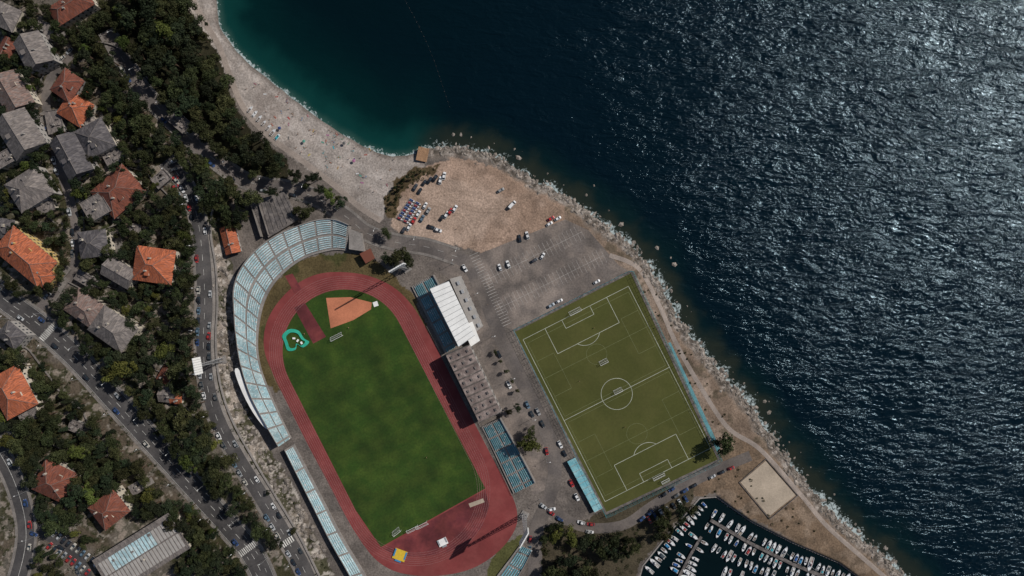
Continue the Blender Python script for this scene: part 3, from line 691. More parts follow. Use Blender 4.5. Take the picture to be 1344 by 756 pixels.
def tarp():
    mb=MB();pts=catmull([(371,440),(380,432),(392,434),(399,444),(406,449),(398,456),(390,452),(388,459),(378,460),(374,450)],True,4)
    w=[W(x,y,ZF) for x,y in pts];c=(sum(p[0] for p in w)/len(w),sum(p[1] for p in w)/len(w));n=len(w)
    for i in range(n):
        a=w[i];b_=w[(i+1)%n];k=.72;ai=(c[0]+(a[0]-c[0])*k,c[1]+(a[1]-c[1])*k);bi=(c[0]+(b_[0]-c[0])*k,c[1]+(b_[1]-c[1])*k)
        mb.quad((a[0],a[1],ZF+.05),(b_[0],b_[1],ZF+.05),(b_[0],b_[1],ZF+.5),(a[0],a[1],ZF+.5));mb.quad((a[0],a[1],ZF+.5),(b_[0],b_[1],ZF+.5),(bi[0],bi[1],ZF+.62),(ai[0],ai[1],ZF+.62))
        mb.quad((ai[0],ai[1],ZF+.62),(bi[0],bi[1],ZF+.62),(bi[0],bi[1],ZF+.07),(ai[0],ai[1],ZF+.07))
    mb.obj('playground_ring',[m_grn])
tarp()
mb=MB();
for k in range(3): p=W(386+5*k,444+3*k,ZF);mb.box((p[0],p[1],ZF+.4),(1.5,1.0,.6),k,0)
mb.obj('storage_boxes',[m_whiteroof])
mb=MB();prism_px(mb,catmull([(308,487),(318,515),(333,543),(348,562),(351,559),(337,538),(324,512),(314,486)],True,3),ZF,7.6);mb.obj('white_canopy_wall',[m_whiteroof])
# ------------------------------------------------------------ houses
houses_px=[]
def add_uv(me):
    uvl=me.uv_layers.new(name='UVMap')
    for p in me.polygons:
        n=p.normal;t=Vector((-n.y,n.x,0))
        if t.length<1e-3:t=Vector((1,0,0))
        t.normalize();b_=n.cross(t)
        for li in p.loop_indices:
            c=me.vertices[me.loops[li].vertex_index].co;uvl.data[li].uv=(c.dot(t),c.dot(b_))
def house(px_,py_,w,l,ang,roof='hip',rm='o',wm=None,wh=7.0,rh=None,name='house'):
    wm=wm or random.choice([m_wallw,m_wallg,m_wallw])
    houses_px.append((px_,py_,max(w,l)*.5))
    x,y,z=G(px_,py_,wh);Lx=w*S;Ly=l*S
    e=empty(name,(x,y,z),-math.radians(ang))
    mb=MB();mb.box((0,0,(wh-3)/2),(Lx-1,Ly-1,wh+3));mb.obj('walls',[wm],e)
    mb=MB();hx,hy=Lx/2,Ly/2;rh=rh or min(Lx,Ly)*.28
    if roof=='flat':
        mb.box((0,0,wh+.12),(Lx,Ly,.22))
        for s in(-1,1): mb.box((0,s*(hy-.15),wh+.5),(Lx,.3,.5));mb.box((s*(hx-.15),0,wh+.5),(.3,Ly-.62,.5))
        for k in range(3): mb.box((random.uniform(-hx*.6,hx*.6),random.uniform(-hy*.6,hy*.6),wh+.65),(random.uniform(1,2.5),random.uniform(.8,1.6),.8))
    else:
        gab=(roof=='gable')
        if Lx>=Ly: r=hx-(0 if gab else hy*.95);R=[(-r,0,wh+rh),(r,0,wh+rh)]
        else: r=hy-(0 if gab else hx*.95);R=[(0,-r,wh+rh),(0,r,wh+rh)]
        c=[(-hx,-hy,wh),(hx,-hy,wh),(hx,hy,wh),(-hx,hy,wh)]
        if Lx>=Ly: mb.poly([c[0],c[1],R[1],R[0]]);mb.poly([c[2],c[3],R[0],R[1]]);mb.poly([c[1],c[2],R[1]]);mb.poly([c[3],c[0],R[0]])
        else: mb.poly([c[1],c[2],R[1],R[0]]);mb.poly([c[3],c[0],R[0],R[1]]);mb.poly([c[0],c[1],R[0]]);mb.poly([c[2],c[3],R[1]])
        for i in range(4):
            a,b_=c[i],c[(i+1)%4];mb.quad((a[0],a[1],wh-.3),(b_[0],b_[1],wh-.3),b_,a)
        mb.quad((-hx,-hy,wh-.3),(-hx,hy,wh-.3),(hx,hy,wh-.3),(hx,-hy,wh-.3))
    o=mb.obj('roof',[roofs[rm]],e);add_uv(o.data)
    if roof!='flat':
        mb=MB();a,b_=R;mb.cyl((a[0],a[1],a[2]+.05),(b_[0],b_[1],b_[2]+.05),.17,.17,6)
        if roof=='hip':
            for cc,rr in zip(c,([R[0],R[1],R[1],R[0]] if Lx>=Ly else [R[0],R[0],R[1],R[1]])): mb.cyl((cc[0],cc[1],cc[2]+.04),(rr[0],rr[1],rr[2]+.04),.14,.14,5)
        mb.obj('ridge_tiles',[roofs['p' if rm in 'orp' else 'g']],e)
    mb=MB()
    for k in range(random.choice((1,2))):
        cx=random.uniform(-hx*.5,hx*.5);cy=random.choice((-1,1))*hy*random.uniform(.15,.45)
        mb.box((cx,cy,wh+rh*.7+.6 if roof!='flat' else wh+.8),(.8,.7,2.2),0,0);mb.box((cx,cy,wh+rh*.7+1.78 if roof!='flat' else wh+1.98),(1.0,.9,.15),0,1)
    mb.obj('chimneys',[wm,m_conc],e)
    if roof!='flat' and Lx>10 and Ly>10 and random.random()<.6:
        mb=MB();s=random.choice((-1,1));long_x=Lx>=Ly
        dx,dy=(random.uniform(-.3,.3)*hx,s*hy*.5) if long_x else (s*hx*.5,random.uniform(-.3,.3)*hy)
        mb.box((dx,dy,wh+rh*.45),(2.2,2.2,2.0),0,0);mb.box((dx,dy,wh+rh*.45+1.08),(2.6,2.6,.14),0,1);mb.obj('dormer',[wm,roofs[rm]],e)
    mb=MB();fr=MB()
    for st in range(max(1,int(wh/3))):
        zz=1.6+st*3
        for s in(-1,1):
            nx=max(2,int(Lx/3.2))
            for k in range(nx):
                xx=-hx+1.2+(Lx-2.4)*(k+.5)/nx
                if st==0 and s<0 and k==0: continue
                mb.box((xx,s*(hy-.5),zz),(1.0,.10,1.3));fr.box((xx,s*(hy-.46),zz-.73),(1.3,.22,.12))
            ny=max(1,int(Ly/3.5))
            for k in range(ny):
                yy=-hy+1.2+(Ly-2.4)*(k+.5)/ny
                mb.box((s*(hx-.5),yy,zz),(.10,1.0,1.3));fr.box((s*(hx-.46),yy,zz-.73),(.22,1.3,.12))
    mb.obj('windows',[m_glass],e);fr.obj('window_sills',[m_conc],e)
    mb=MB();nx=max(2,int(Lx/3.2));xx=-hx+1.2+(Lx-2.4)*.5/nx;mb.box((xx,-(hy-.5),1.1),(1.1,.14,2.2));mb.obj('door',[m_wood],e)
    if random.random()<.75:
        mb=MB();s=random.choice((-1,1));mb.box((s*(hx+1.6),0,-.9),(4.2,Ly*.8,2.2));mb.obj('patio',[m_pave],e)
    return e
HS=[(93,8,54,28,-32,'hip','r'),(8,22,30,30,25,'hip','g'),(10,62,20,24,25,'gable','r'),(44,68,36,42,-28,'gable','g'),(16,122,38,48,-30,'gable','p'),(27,176,44,52,-32,'gable','g'),
(88,112,30,34,35,'hip','r'),(99,143,36,34,32,'hip','o'),(103,122,22,16,35,'gable','o'),(124,182,40,40,-28,'hip','d'),(118,168,22,30,-28,'gable','g'),(94,205,34,54,-28,'gable','d'),(72,160,20,30,-10,'flat','g'),
(38,248,48,42,-32,'hip','g'),(155,251,54,46,-42,'hip','r'),(126,272,30,28,-30,'flat','g'),(122,320,36,34,-8,'hip','d'),
(202,348,50,44,8,'hip','o'),(156,358,40,26,30,'gable','g'),(112,405,44,34,35,'hip','p'),(148,432,52,38,35,'hip','g'),
(72,632,46,42,25,'hip','r'),(143,669,40,36,-38,'hip','r'),(220,518,22,20,5,'gable','g'),(231,523,15,14,5,'gable','o'),(217,492,16,20,30,'gable','r'),
(302,315,20,36,-14,'gable','o'),(12,205,36,18,-30,'flat','g'),(60,40,24,20,20,'flat','g'),(150,205,26,20,-28,'flat','g'),(212,235,22,16,-40,'flat','g'),(5,300,24,26,10,'hip','d'),(60,270,22,18,-20,'flat','g'),(177,300,16,12,10,'flat','g'),(110,365,20,14,30,'flat','g'),(15,440,30,24,40,'hip','d'),(100,560,18,14,20,'flat','g'),(180,640,18,14,-30,'flat','g'),(236,160,28,18,40,'flat','g')]
for h in HS:
    house(h[0],h[1],h[2],h[3],h[4],h[5],h[6],wh=random.choice((6.5,7,8,9)) if h[2]>28 else 3.4)
house(33,336,72,40,40,'hip','o',m_wally,9);house(56,362,26,24,40,'hip','o',m_wally,8)
house(16,515,56,44,62,'hip','o',m_wallw,10);house(36,540,26,24,62,'flat','g',m_wallw,7)
e=house(186,727,112,52,-32,'flat','g',m_wallw,9,name='office_building')
e.children[1].data.materials[0]=m_greyroof
mb=MB()
for k in range(22):
    t=-.45+k*.9/21
    for j in range(2): mb.box((t*112*S,(-5+j*9),9.42),(1.5,8.2,.28),0,1 if (j==0 or k>15 or k<3) else 0)
mb.obj('skylights',[m_seat,m_wallg],e)
# ------------------------------------------------------------ trees
def leafset(centers,radii,per,size,r,flat=.75):
    n=len(centers);c=np.repeat(centers,per,0);rd=np.repeat(radii,per)
    d=r.normal(size=(n*per,3));d/=np.linalg.norm(d,axis=1)[:,None];rad=rd*(.55+.5*r.random(n*per));p=c+d*rad[:,None]*np.array([1,1,flat])
    nn=d+r.normal(size=d.shape)*.55;nn/=np.linalg.norm(nn,axis=1)[:,None]
    t=np.cross(nn,r.normal(size=nn.shape));t/=np.linalg.norm(t,axis=1)[:,None]+1e-9;b_=np.cross(nn,t)
    s=size*(.55+.8*r.random(n*per))[:,None];t*=s*.5;b_*=s*.36
    V=np.stack([p-t,p-b_,p+t,p+b_],1).reshape(-1,3);F=np.arange(len(V)).reshape(-1,4)
    sh=np.clip(np.repeat(r.random(n),per)*.55+.45*r.random(n*per)*1.0,0,1)
    return V,F,sh
def setshade(me,vals):
    a=me.attributes.new('shade','FLOAT','FACE');a.data.foreach_set('value',vals.astype(np.float32))
def tree_mesh(name,kind,seed):
    r=np.random.default_rng(seed);rr=random.Random(seed);mb=MB()
    if kind=='cypress':
        n=26;tz=np.linspace(.8,10,n);rad=1.5*np.sqrt(np.clip(1-((tz-3.2)/7.2)**2,.03,1));ang=r.random(n)*6.28
        cen=np.stack([np.cos(ang)*rad*.35,np.sin(ang)*rad*.35,tz],1);V,F,sh=leafset(cen,rad*.75,60,.42,r,1.2);mb.cyl((0,0,-1),(0,0,8),.25,.06,7);lm=m_leaf2
    else:
        Rr=4.3;n=30 if kind=='broad' else 24
        hz=6.5 if kind!='pine' else 8
        cen=[];
        for i in range(n):
            a=rr.random()*6.283;q=math.sqrt(rr.random())*Rr*.85;q*=.75+.38*math.sin(a*2+seed)
            z=hz+(1-(q/Rr)**2)*(2.4 if kind=='broad' else 1.2)-rr.random()*(2.8 if kind=='broad' else 1.1);cen.append((q*math.cos(a),q*math.sin(a),z))
        cen=np.array(cen);rad=.7+.85*r.random(n);V,F,sh=leafset(cen,rad,75,.52,r,.8)
        mb.cyl((0,0,-1.5),(.2,.1,hz*.55),.34,.22,8)
        for i in range(7):
            c=cen[i*3];mb.cyl((.2,.1,hz*.5),(c[0]*.85,c[1]*.85,c[2]-.3),.16,.05,5)
        lm={'broad':m_leaf,'pine':m_leaf2}.get(kind,m_leaf)
        if seed%7==3: lm=m_leafb
    o=len(mb.v);me=bpy.data.meshes.new(name)
    fs=[f for f in mb.f]+[tuple(int(k)+o for k in f) for f in F]
    me.from_pydata(mb.v+[tuple(v) for v in V],[],fs);me.materials.append(m_bark);me.materials.append(lm)
    me.polygons.foreach_set('material_index',np.r_[np.zeros(len(mb.f)),np.ones(len(F))].astype(np.int32));setshade(me,np.r_[np.zeros(len(mb.f)),sh]);me.update();return me
TM={'broadleaf_tree':[tree_mesh('broadleaf','broad',s) for s in (11,12,15,16,18)],'bright_tree':[tree_mesh('bright','broad',10),tree_mesh('bright','broad',17)],
 'pine_tree':[tree_mesh('pine','pine',s) for s in (21,22,25)],'cypress_tree':[tree_mesh('cypress','cypress',5)]}
placed=[]
def tree(px_,py_,r,kind=None,force=False):
    x,y,z=G(px_,py_,r*1.3)
    kind=kind or random.choices(list(TM),[.55,.04,.36,.05])[0]
    if z<.6: return False
    placed.append((px_,py_,r))
    o=bpy.data.objects.new('broadleaf_tree' if kind=='bright_tree' else kind,random.choice(TM[kind]));s=r/4.3 if kind!='cypress_tree' else .9
    o.location=(x,y,z-.1);o.scale=(s*random.uniform(.85,1.15),s*random.uniform(.85,1.15),s**.7*random.uniform(.9,1.25));o.rotation_euler=(0,0,random.random()*6.28);scn.collection.objects.link(o);return True
allr=np.concatenate([p for p,w in ribs]);allw=np.concatenate([np.full(len(p),w/2) for p,w in ribs])
def blocked(px_,py_,r,road=.75):
    x,y,_=G(px_,py_)
    if (np.hypot(allr[:,0]-x,allr[:,1]-y)<allw+r*road).any(): return True
    for hx_,hy_,hr in houses_px:
        if hr>2 and math.hypot(px_-hx_,py_-hy_)<hr*.9+r/S*.45: return True
    return False
def scatter(poly,n,rmin,rmax,sep=.75,kind=None,road=.75):
    xs=[p[0] for p in poly];ys=[p[1] for p in poly];c=0
    for _ in range(n*7):
        if c>=n: break
        a=random.uniform(min(xs),max(xs));b_=random.uniform(min(ys),max(ys));r=random.uniform(rmin,rmax)
        if not pip(a,b_,poly): continue
        if any(math.hypot(a-q[0],b_-q[1])<(r+q[2])/S*sep for q in placed): continue
        if blocked(a,b_,r,road): continue
        if tree(a,b_,r,kind): c+=1
tree(521,337,7,'broadleaf_tree');tree(535,340,5,'broadleaf_tree');tree(508,340,4.5,'pine_tree');tree(507,306,4,'broadleaf_tree');tree(694,582,7.2,'bright_tree');tree(697,568,4.5,'broadleaf_tree');tree(951,583,6.5,'broadleaf_tree');tree(940,580,4,'pine_tree');tree(680,535,3.6,'pine_tree');tree(668,540,2.6,'broadleaf_tree')
tree(402,280,5,'broadleaf_tree');tree(391,276,3.6,'broadleaf_tree');tree(358,252,4.5,'pine_tree');tree(220,45,7.5,'bright_tree');tree(157,485,8,'bright_tree');tree(145,495,5,'bright_tree')
tree(108,640,7,'pine_tree');tree(100,655,6,'pine_tree');tree(200,95,8,'pine_tree')
for a,b_ in ((650,462),(657,474),(665,487),(672,500),(679,512)): tree(a,b_,1.6,'broadleaf_tree')
scatter([(108,45),(160,-15),(240,-15),(262,30),(284,70),(298,115),(312,150),(345,185),(375,212),(378,238),(340,232),(300,210),(255,180),(230,165),(195,115),(160,70)],170,3.6,7.5,.42,road=.2)
scatter([(110,50),(160,75),(195,130),(235,178),(290,225),(330,250),(322,300),(280,300),(262,250),(215,205),(180,165),(140,130),(110,100)],140,3.2,6.5,.44,road=.25)
scatter([(375,215),(420,222),(462,262),(455,278),(418,250),(378,240)],26,2.5,4.8,.5,road=.2)
scatter([(225,190),(255,230),(258,330),(262,480),(240,500),(225,400),(215,300)],70,2.5,5,.5,road=.4)
scatter([(60,450),(245,440),(264,480),(270,540),(330,640),(370,720),(310,700),(240,625),(150,520),(100,470)],240,3,6.5,.41,road=.25)
scatter([(0,440),(60,480),(150,580),(300,740),(240,756),(160,640),(60,700),(40,620),(0,560)],240,3,6.5,.43,road=.35)
scatter([(0,-10),(110,0),(150,100),(230,200),(250,300),(250,430),(130,470),(60,400),(0,380)],330,2.2,5,.5,road=.5)
scatter([(40,690),(120,700),(110,756),(45,756)],18,2.5,4,.7)
scatter([(235,640),(300,700),(330,756),(230,756),(240,700)],50,3,5.5,.45,road=.4)
scatter([(718,678),(760,700),(825,702),(838,715),(822,732),(790,728),(745,712),(720,700)],34,3,5.5,.45)
scatter([(715,735),(760,728),(790,750),(800,790),(720,790)],26,3.5,5.5,.45);scatter([(862,678),(900,660),(912,668),(880,702),(858,712)],12,3,5,.5);scatter([(700,700),(716,700),(716,756),(700,756)],5,3,4,.7,road=.2)
scatter([(285,540),(300,560),(350,640),(400,720),(390,730),(340,660)],24,1.8,3.4,.7,road=.2);scatter([(300,255),(318,250),(322,262),(300,300)],6,3,4.5,.6)
scatter([(512,270),(520,240),(548,225),(560,224),(535,240),(522,262)],14,1.0,1.8,.8,road=0)
cen=[];rad=[]
def shr(poly,n,r0,r1,rd=1.0):
    xs=[p[0] for p in poly];ys=[p[1] for p in poly];k=0
    for _ in range(n*3):
        if k>=n:break
        a=random.uniform(min(xs),max(xs));b_=random.uniform(min(ys),max(ys))
        if not pip(a,b_,poly) or blocked(a,b_,.3,rd): continue
        r=random.uniform(r0,r1);x,y,z=G(a,b_);
        if z<1: continue
        cen.append((x,y,z+r*.4));rad.append(r);k+=1
shr([(0,0),(240,0),(300,230),(262,480),(330,640),(380,756),(0,756)],1300,.6,2.0)
shr([(284,330),(302,300),(306,430),(312,490),(332,560),(372,620),(405,690),(430,750),(410,756),(340,640),(300,590),(284,500)],190,.5,1.5)
shr([(506,285),(504,262),(522,236),(548,222),(572,220),(565,230),(530,250),(518,285)],60,.5,1.1);shr([(300,240),(400,250),(460,285),(400,290)],40,.6,1.4)
shr([(700,690),(850,690),(840,756),(700,756)],90,.6,1.8);shr([(880,640),(960,600),(1080,700),(1000,690)],30,.4,1.0);shr([(835,360),(850,352),(960,560),(945,590)],50,.3,.8)
V,F,sh=leafset(np.array(cen),np.array(rad),34,.5,rng,.7);me=npmesh('garden_shrubs',V,F,[m_leaf]);setshade(me,sh);link(bpy.data.objects.new('garden_shrubs',me))
# ------------------------------------------------------------ rocks
ico=bmesh.new();bmesh.ops.create_icosphere(ico,subdivisions=1,radius=1);iv=np.array([v.co[:] for v in ico.verts]);ifc=np.array([[v.index for v in f.verts] for f in ico.faces]);ico.free()
def rocks(name,pts,smin,smax,mat,pw=2.5):
    Vs=[];Fs=[];o=0
    for x,y,z in pts:
        s=smin+(smax-smin)*rng.random()**pw;v=iv*(1+rng.normal(size=(len(iv),1))*.18)*s*np.array([1+.5*rng.random(),1,.6]);a=rng.random()*6.28
        R=np.array([[math.cos(a),-math.sin(a),0],[math.sin(a),math.cos(a),0],[0,0,1]]);Vs.append(v@R.T+[x,y,z]);Fs.append(ifc+o);o+=len(iv)
    me=npmesh(name,np.concatenate(Vs),np.concatenate(Fs),[mat]);link(bpy.data.objects.new(name,me))
cp=resamp(wl([p for p in cs if p[0]>=566]),.45);T,Nn=normals(cp);P=[]
for i in range(len(cp)):
    for _ in range(2):
        o=rng.normal()*1.7-1.3;p=cp[i]+Nn[i]*o;P.append(p)
for _ in range(260):
    i=rng.integers(len(cp));P.append(cp[i]+Nn[i]*(abs(rng.normal())*5))
P=np.array(P);z=gh(P[:,0],P[:,1]);rocks('shoreline_rocks',[(p[0],p[1],max(zz,-.3)) for p,zz in zip(P,z)],.22,1.4,m_rock,2.8)
P=[]
for _ in range(420):
    a=random.random();q=[(284,330),(296,430),(300,490),(318,555),(352,610),(385,670),(420,735)];k=a*(len(q)-1);i=int(k);f=k-i
    x=q[i][0]*(1-f)+q[i+1][0]*f+random.uniform(-10,13);y=q[i][1]*(1-f)+q[i+1][1]*f;P.append(G(x,y))
rocks('cliff_rocks',P,.4,1.9,m_rock)
# ------------------------------------------------------------ cars
def car_mesh(name,L_=4.4,Wd=1.8,Hh=1.45,van=False):
    mb=MB()
    def loft(st,m,cap=True):
        base=len(mb.v)
        for x,hw,zb,zt,hwt in st: mb.v.extend([(x,-hw,zb),(x,-hw,(zb+zt)/2),(x,-hwt,zt),(x,hwt,zt),(x,hw,(zb+zt)/2),(x,hw,zb)])
        for i in range(len(st)-1):
            for k in range(6):
                a=base+i*6+k;b_=base+i*6+(k+1)%6;mb.f.append((a,b_,b_+6,a+6));mb.m.append(m)
        mb.f.append(tuple(base+k for k in range(6))[::-1]);mb.m.append(m);e=base+(len(st)-1)*6;mb.f.append(tuple(e+k for k in range(6)));mb.m.append(m)
    h=Wd/2;l=L_/2;bz=.85 if not van else 1.0
    loft([(-l,h*.78,.4,bz*.85,h*.7),(-l+.2,h*.96,.28,bz*.98,h*.85),(-l*.4,h,.25,bz,h*.9),(l*.3,h,.25,bz,h*.9),(l-.5,h*.95,.28,bz*.88,h*.82),(l-.12,h*.85,.3,bz*.75,h*.72),(l,h*.7,.38,bz*.65,h*.6)],0)
    if van: gs=[(-l+.15,h*.9,bz-.02,bz+.1,h*.88),(-l+.25,h*.93,bz-.02,Hh-.04,h*.84),(l*.35,h*.93,bz-.02,Hh-.04,h*.82),(l*.72,h*.88,bz-.06,bz+.02,h*.8)];rf=(-l+.3,l*.33)
    else: gs=[(-l+.25,h*.84,bz-.05,bz+.02,h*.8),(-l*.55,h*.86,bz-.02,Hh-.04,h*.68),(l*.1,h*.86,bz-.02,Hh-.04,h*.68),(l*.52,h*.84,bz-.06,bz+.0,h*.78)];rf=(-l*.56,l*.11)
    loft(gs,1)
    w=h*(.84 if van else .69);mb.box(((rf[0]+rf[1])/2,0,Hh-.01),(rf[1]-rf[0],w*2,.07),0,0)
    for sx_ in (-1,1):
        for sy_ in (-1,1):
            cx=sx_*l*.62;mb.cyl((cx,sy_*(h-.2),.32),(cx,sy_*(h+.01),.32),.32,.32,10,2);mb.box((sx_*(l-.08),sy_*h*.55,.62),(.12,.3,.14),0,3)
    for s in(-1,1): mb.box((l*.36,s*(h+.06),bz+.05),(.14,.16,.12),0,0)
    return mb.mesh(name,[m_car,m_glass,m_dark,m_hull])
CM=[car_mesh('hatchback',4.1,1.75,1.45),car_mesh('saloon',4.6,1.82,1.42),car_mesh('suv',4.6,1.9,1.7)];VM=car_mesh('van',5.6,2.0,2.3,True)
cols=[(.6,.6,.6),(.6,.6,.6),(.4,.41,.42),(.25,.26,.27),(.02,.02,.025),(.02,.02,.025),(.05,.055,.06),(.03,.06,.16),(.3,.03,.03),(.1,.16,.22),(.4,.38,.34),(.1,.1,.1)]
def car(px_,py_,ang,col=None,van=False,world=None):
    if world: x,y=world;z=float(gh(x,y))
    else: x,y,z=G(px_,py_)
    o=bpy.data.objects.new('parked_van' if van else 'parked_car',VM if van else random.choice(CM));o.location=(x,y,z+.07)
    s=.5;hx_=float(gh(x+s*math.cos(ang),y+s*math.sin(ang)))-float(gh(x-s*math.cos(ang),y-s*math.sin(ang)))
    o.rotation_euler=(0,-math.atan(hx_),ang);o.color=(*(col or random.choice(cols)),1);scn.collection.objects.link(o);return o
rd=math.radians
Wt=(.7,.7,.7);Bk=(.02,.02,.025);Rd=(.4,.03,.03);Bl=(.03,.08,.25)
for a in [(557,240,55,Bk),(564,237,55,Bk),(571,234,55,Bk),(583,231,80,Wt),(578,237,80,Wt),(545,246,60,(.06,.06,.07)),(551,251,60,Bk),(558,270,62,Wt),(562,277,62,(.3,.3,.3)),(554,287,62,(.1,.15,.2)),(549,281,62,Wt),(543,290,62,Rd),(537,298,62,Wt),(530,302,62,(.05,.05,.06)),(580,286,60,Bk),(586,282,60,Wt),(591,278,60,Rd),(597,274,60,Wt),(575,302,-20,Wt),(566,298,-20,Bk),(657,250,30,(.25,.25,.25)),(721,294,30,Wt),(723,287,30,Rd),(732,287,30,Wt),(682,313,100,Bk),(692,309,105,(.6,.6,.6)),(656,351,110,Wt),(667,347,110,Wt),(701,342,30,(.04,.04,.05)),(712,336,60,Wt),(723,401,30,(.3,.35,.4)),(734,395,25,Wt),(783,370,30,Wt),(610,352,-60,Wt),(655,465,-63,Bk),(668,505,-63,Wt),(712,556,-63,(.05,.05,.05)),(706,540,-63,(.3,.3,.3)),(735,583,-63,Wt),(741,595,-63,Bk),(724,668,10,Wt),(750,634,-63,Rd),(757,652,-63,Wt)]:
    car(a[0],a[1],rd(a[2]),a[3])
car(672,269,rd(48),Wt,True)
def along(P,latv,sps,p=.8,col=None,jit=.1,rng_=(0,1)):
    T,Nn=normals(P);i=int(len(P)*rng_[0])
    while i<int(len(P)*rng_[1]):
        if random.random()<p:
            q=P[i]+Nn[i]*latv;car(0,0,math.atan2(T[i][1],T[i][0])+(math.pi if latv>0 else 0)+random.uniform(-.03,.03),world=(q[0],q[1]))
        i+=max(1,int(sps/1.2))
along(st2,-2.8,6.2,.6,rng_=(.05,.98));along(st2,2.8,6.2,.35,rng_=(.1,.95));along(main,-3.0,26,.6);along(main,3.2,30,.6);along(side,-1.7,7,.45);along(low,2.6,12,.5);along(low2,-2.6,6.2,.6);along(coastr,-2.9,7,.25,rng_=(.1,.6));along(inner,-3.3,7,.25,rng_=(.35,.9));along(harbr,-2.2,6.2,.4);along(harbr,2.3,6.2,.2)
for k in range(11): car(72+k*6.2,700+k*4.3,rd(52))
for k in range(9): car(66+k*6.2,716+k*4.3,rd(52))
for k in range(7): car(852+k*8,682-k*4.6,rd(-60))
for k in range(5): car(228+k*1,212+k*11,rd(20))
# ------------------------------------------------------------ boats
def boat_mesh(name,L_,B,kind):
    mb=MB();st=[]
    for t,w,zt in ((-.5,.8,.75),(-.45,.9,.75),(-.1,1,.78),(.15,.95,.85),(.32,.7,.95),(.44,.32,1.05),(.5,.03,1.1)):
        x=t*L_;h=w*B/2;st.append([(x,-h*.45,-.25),(x,-h,zt*.4),(x,-h,zt),(x,-h*.85,zt+.02),(x,-h*.8,zt-.3),(x,h*.8,zt-.3),(x,h*.85,zt+.02),(x,h,zt),(x,h,zt*.4),(x,h*.45,-.25)])
    for i in range(len(st)-1):
        n=len(st[0])
        for k in range(n): mb.quad(st[i][k],st[i][(k+1)%n],st[i+1][(k+1)%n],st[i+1][k],2 if k==4 else 0)
    mb.poly(st[0][::-1],0)
    mb.poly([(L_*.08,-B*.4,.82),(L_*.3,-B*.32,.93),(L_*.47,0,1.08),(L_*.3,B*.32,.93),(L_*.08,B*.4,.82)],0)
    if kind=='cabin':
        mb.box((L_*.08,0,1.2),(L_*.3,B*.62,.9),0,0,.82);mb.box((L_*.08,0,1.35),(L_*.28,B*.60,.25),0,1,.9);mb.box((-L_*.28,0,.95),(L_*.22,B*.6,.3),0,3,.9)
    elif kind=='cover':
        mb.box((-L_*.08,0,.98),(L_*.62,B*.84,.45),0,3,.7);mb.box((L_*.1,0,1.25),(L_*.12,B*.6,.3),0,1,.8)
    elif kind=='sail':
        mb.box((L_*.05,0,1.1),(L_*.38,B*.55,.4),0,0,.8);mb.cyl((L_*.08,0,.9),(L_*.08,0,L_*1.15),.09,.05,6,0);mb.cyl((L_*.06,0,1.9),(-L_*.36,0,1.8),.14,.12,6,3);mb.box((L_*.05,0,1.32),(L_*.18,B*.4,.06),0,1)
    else:
        for q in (-.3,-.08,.12): mb.box((q*L_,0,.66),(.35,B*.8,.08),0,4)
        mb.box((-L_*.47,0,.95),(.35,.3,.6),0,1)
    return mb.mesh(name,[m_hull,m_glass,m_wallg,m_cover,m_wood])
BM=[boat_mesh('motorboat',6.2,2.2,'cabin'),boat_mesh('covered_boat',5.6,2.1,'cover'),boat_mesh('rowing_boat',4.8,1.8,'open'),boat_mesh('sailing_boat',8.2,2.6,'sail'),boat_mesh('motorboat_big',8.5,2.9,'cabin')]
bn=['motorboat','covered_boat','rowing_boat','sailing_boat','motorboat']
def boat(x,y,ang,k=None,z=0):
    k=random.choices(range(5),[.34,.33,.2,.06,.07])[0] if k is None else k
    o=bpy.data.objects.new(bn[k],BM[k]);o.location=(x,y,z);o.rotation_euler=(0,0,ang);s=random.uniform(.75,1.05);o.scale=(s,s*.95,s);o.color=(*random.choice([(.03,.1,.3),(.03,.2,.4),(.4,.4,.4),(.3,.25,.2),(.3,.04,.04),(.05,.3,.35),(.05,.07,.08),(.55,.55,.55)]),1);scn.collection.objects.link(o)
def pier(pxs,w):
    P=resamp(wl(pxs),1.0);T,Nn=normals(P);mb=MB();a=P+Nn*w/2;b_=P-Nn*w/2
    for i in range(len(P)-1):
        mb.quad((*b_[i],.9),(*b_[i+1],.9),(*a[i+1],.9),(*a[i],.9));
        for e in (a,b_): mb.quad((*e[i],-1.5),(*e[i+1],-1.5),(*e[i+1],.9),(*e[i],.9))
    mb.quad((*a[0],-1.5),(*b_[0],-1.5),(*b_[0],.9),(*a[0],.9));mb.quad((*a[-1],-1.5),(*b_[-1],-1.5),(*b_[-1],.9),(*a[-1],.9))
    for i in range(0,len(P),6):
        for e in (a,b_): mb.cyl((*(e[i]*.97+P[i]*.03),.9),(*(e[i]*.97+P[i]*.03),1.3),.14,.18,6,1)
    mb.obj('pier',[m_concd,m_dark]);return P,T,Nn
moored=[]
def moor(P,T,Nn,s,dist,sp,p=.93,r=(0,1)):
    i=P.shape[0]*r[0]
    while i<P.shape[0]*r[1]:
        j=int(i)
        if random.random()<p:
            q=P[j]+Nn[j]*s*(dist+random.uniform(-.3,.6))
            if signed_harb(q[0],q[1])<-2.0 and all(math.hypot(q[0]-m_[0],q[1]-m_[1])>(2.4 if m_[2] is P and m_[3]==s else 6.0) for m_ in moored):
                moored.append((q[0],q[1],P,s));boat(q[0],q[1],math.atan2(Nn[j][1]*s,Nn[j][0]*s)+(math.pi if random.random()<.5 else 0)+random.uniform(-.12,.12))
        i+=sp*random.uniform(.95,1.25)
pr=pier([(932,682),(985,713),(1040,740),(1095,762),(1130,778)],1.8)
moor(*pr,1,3.9,2.6,.92);moor(*pr,-1,3.9,2.6,.92)
q2=resamp(wl([(845,742),(880,697),(917,656)]),1.0);T,Nn=normals(q2);moor(q2,T,Nn,-1,4.0,2.7,.9)
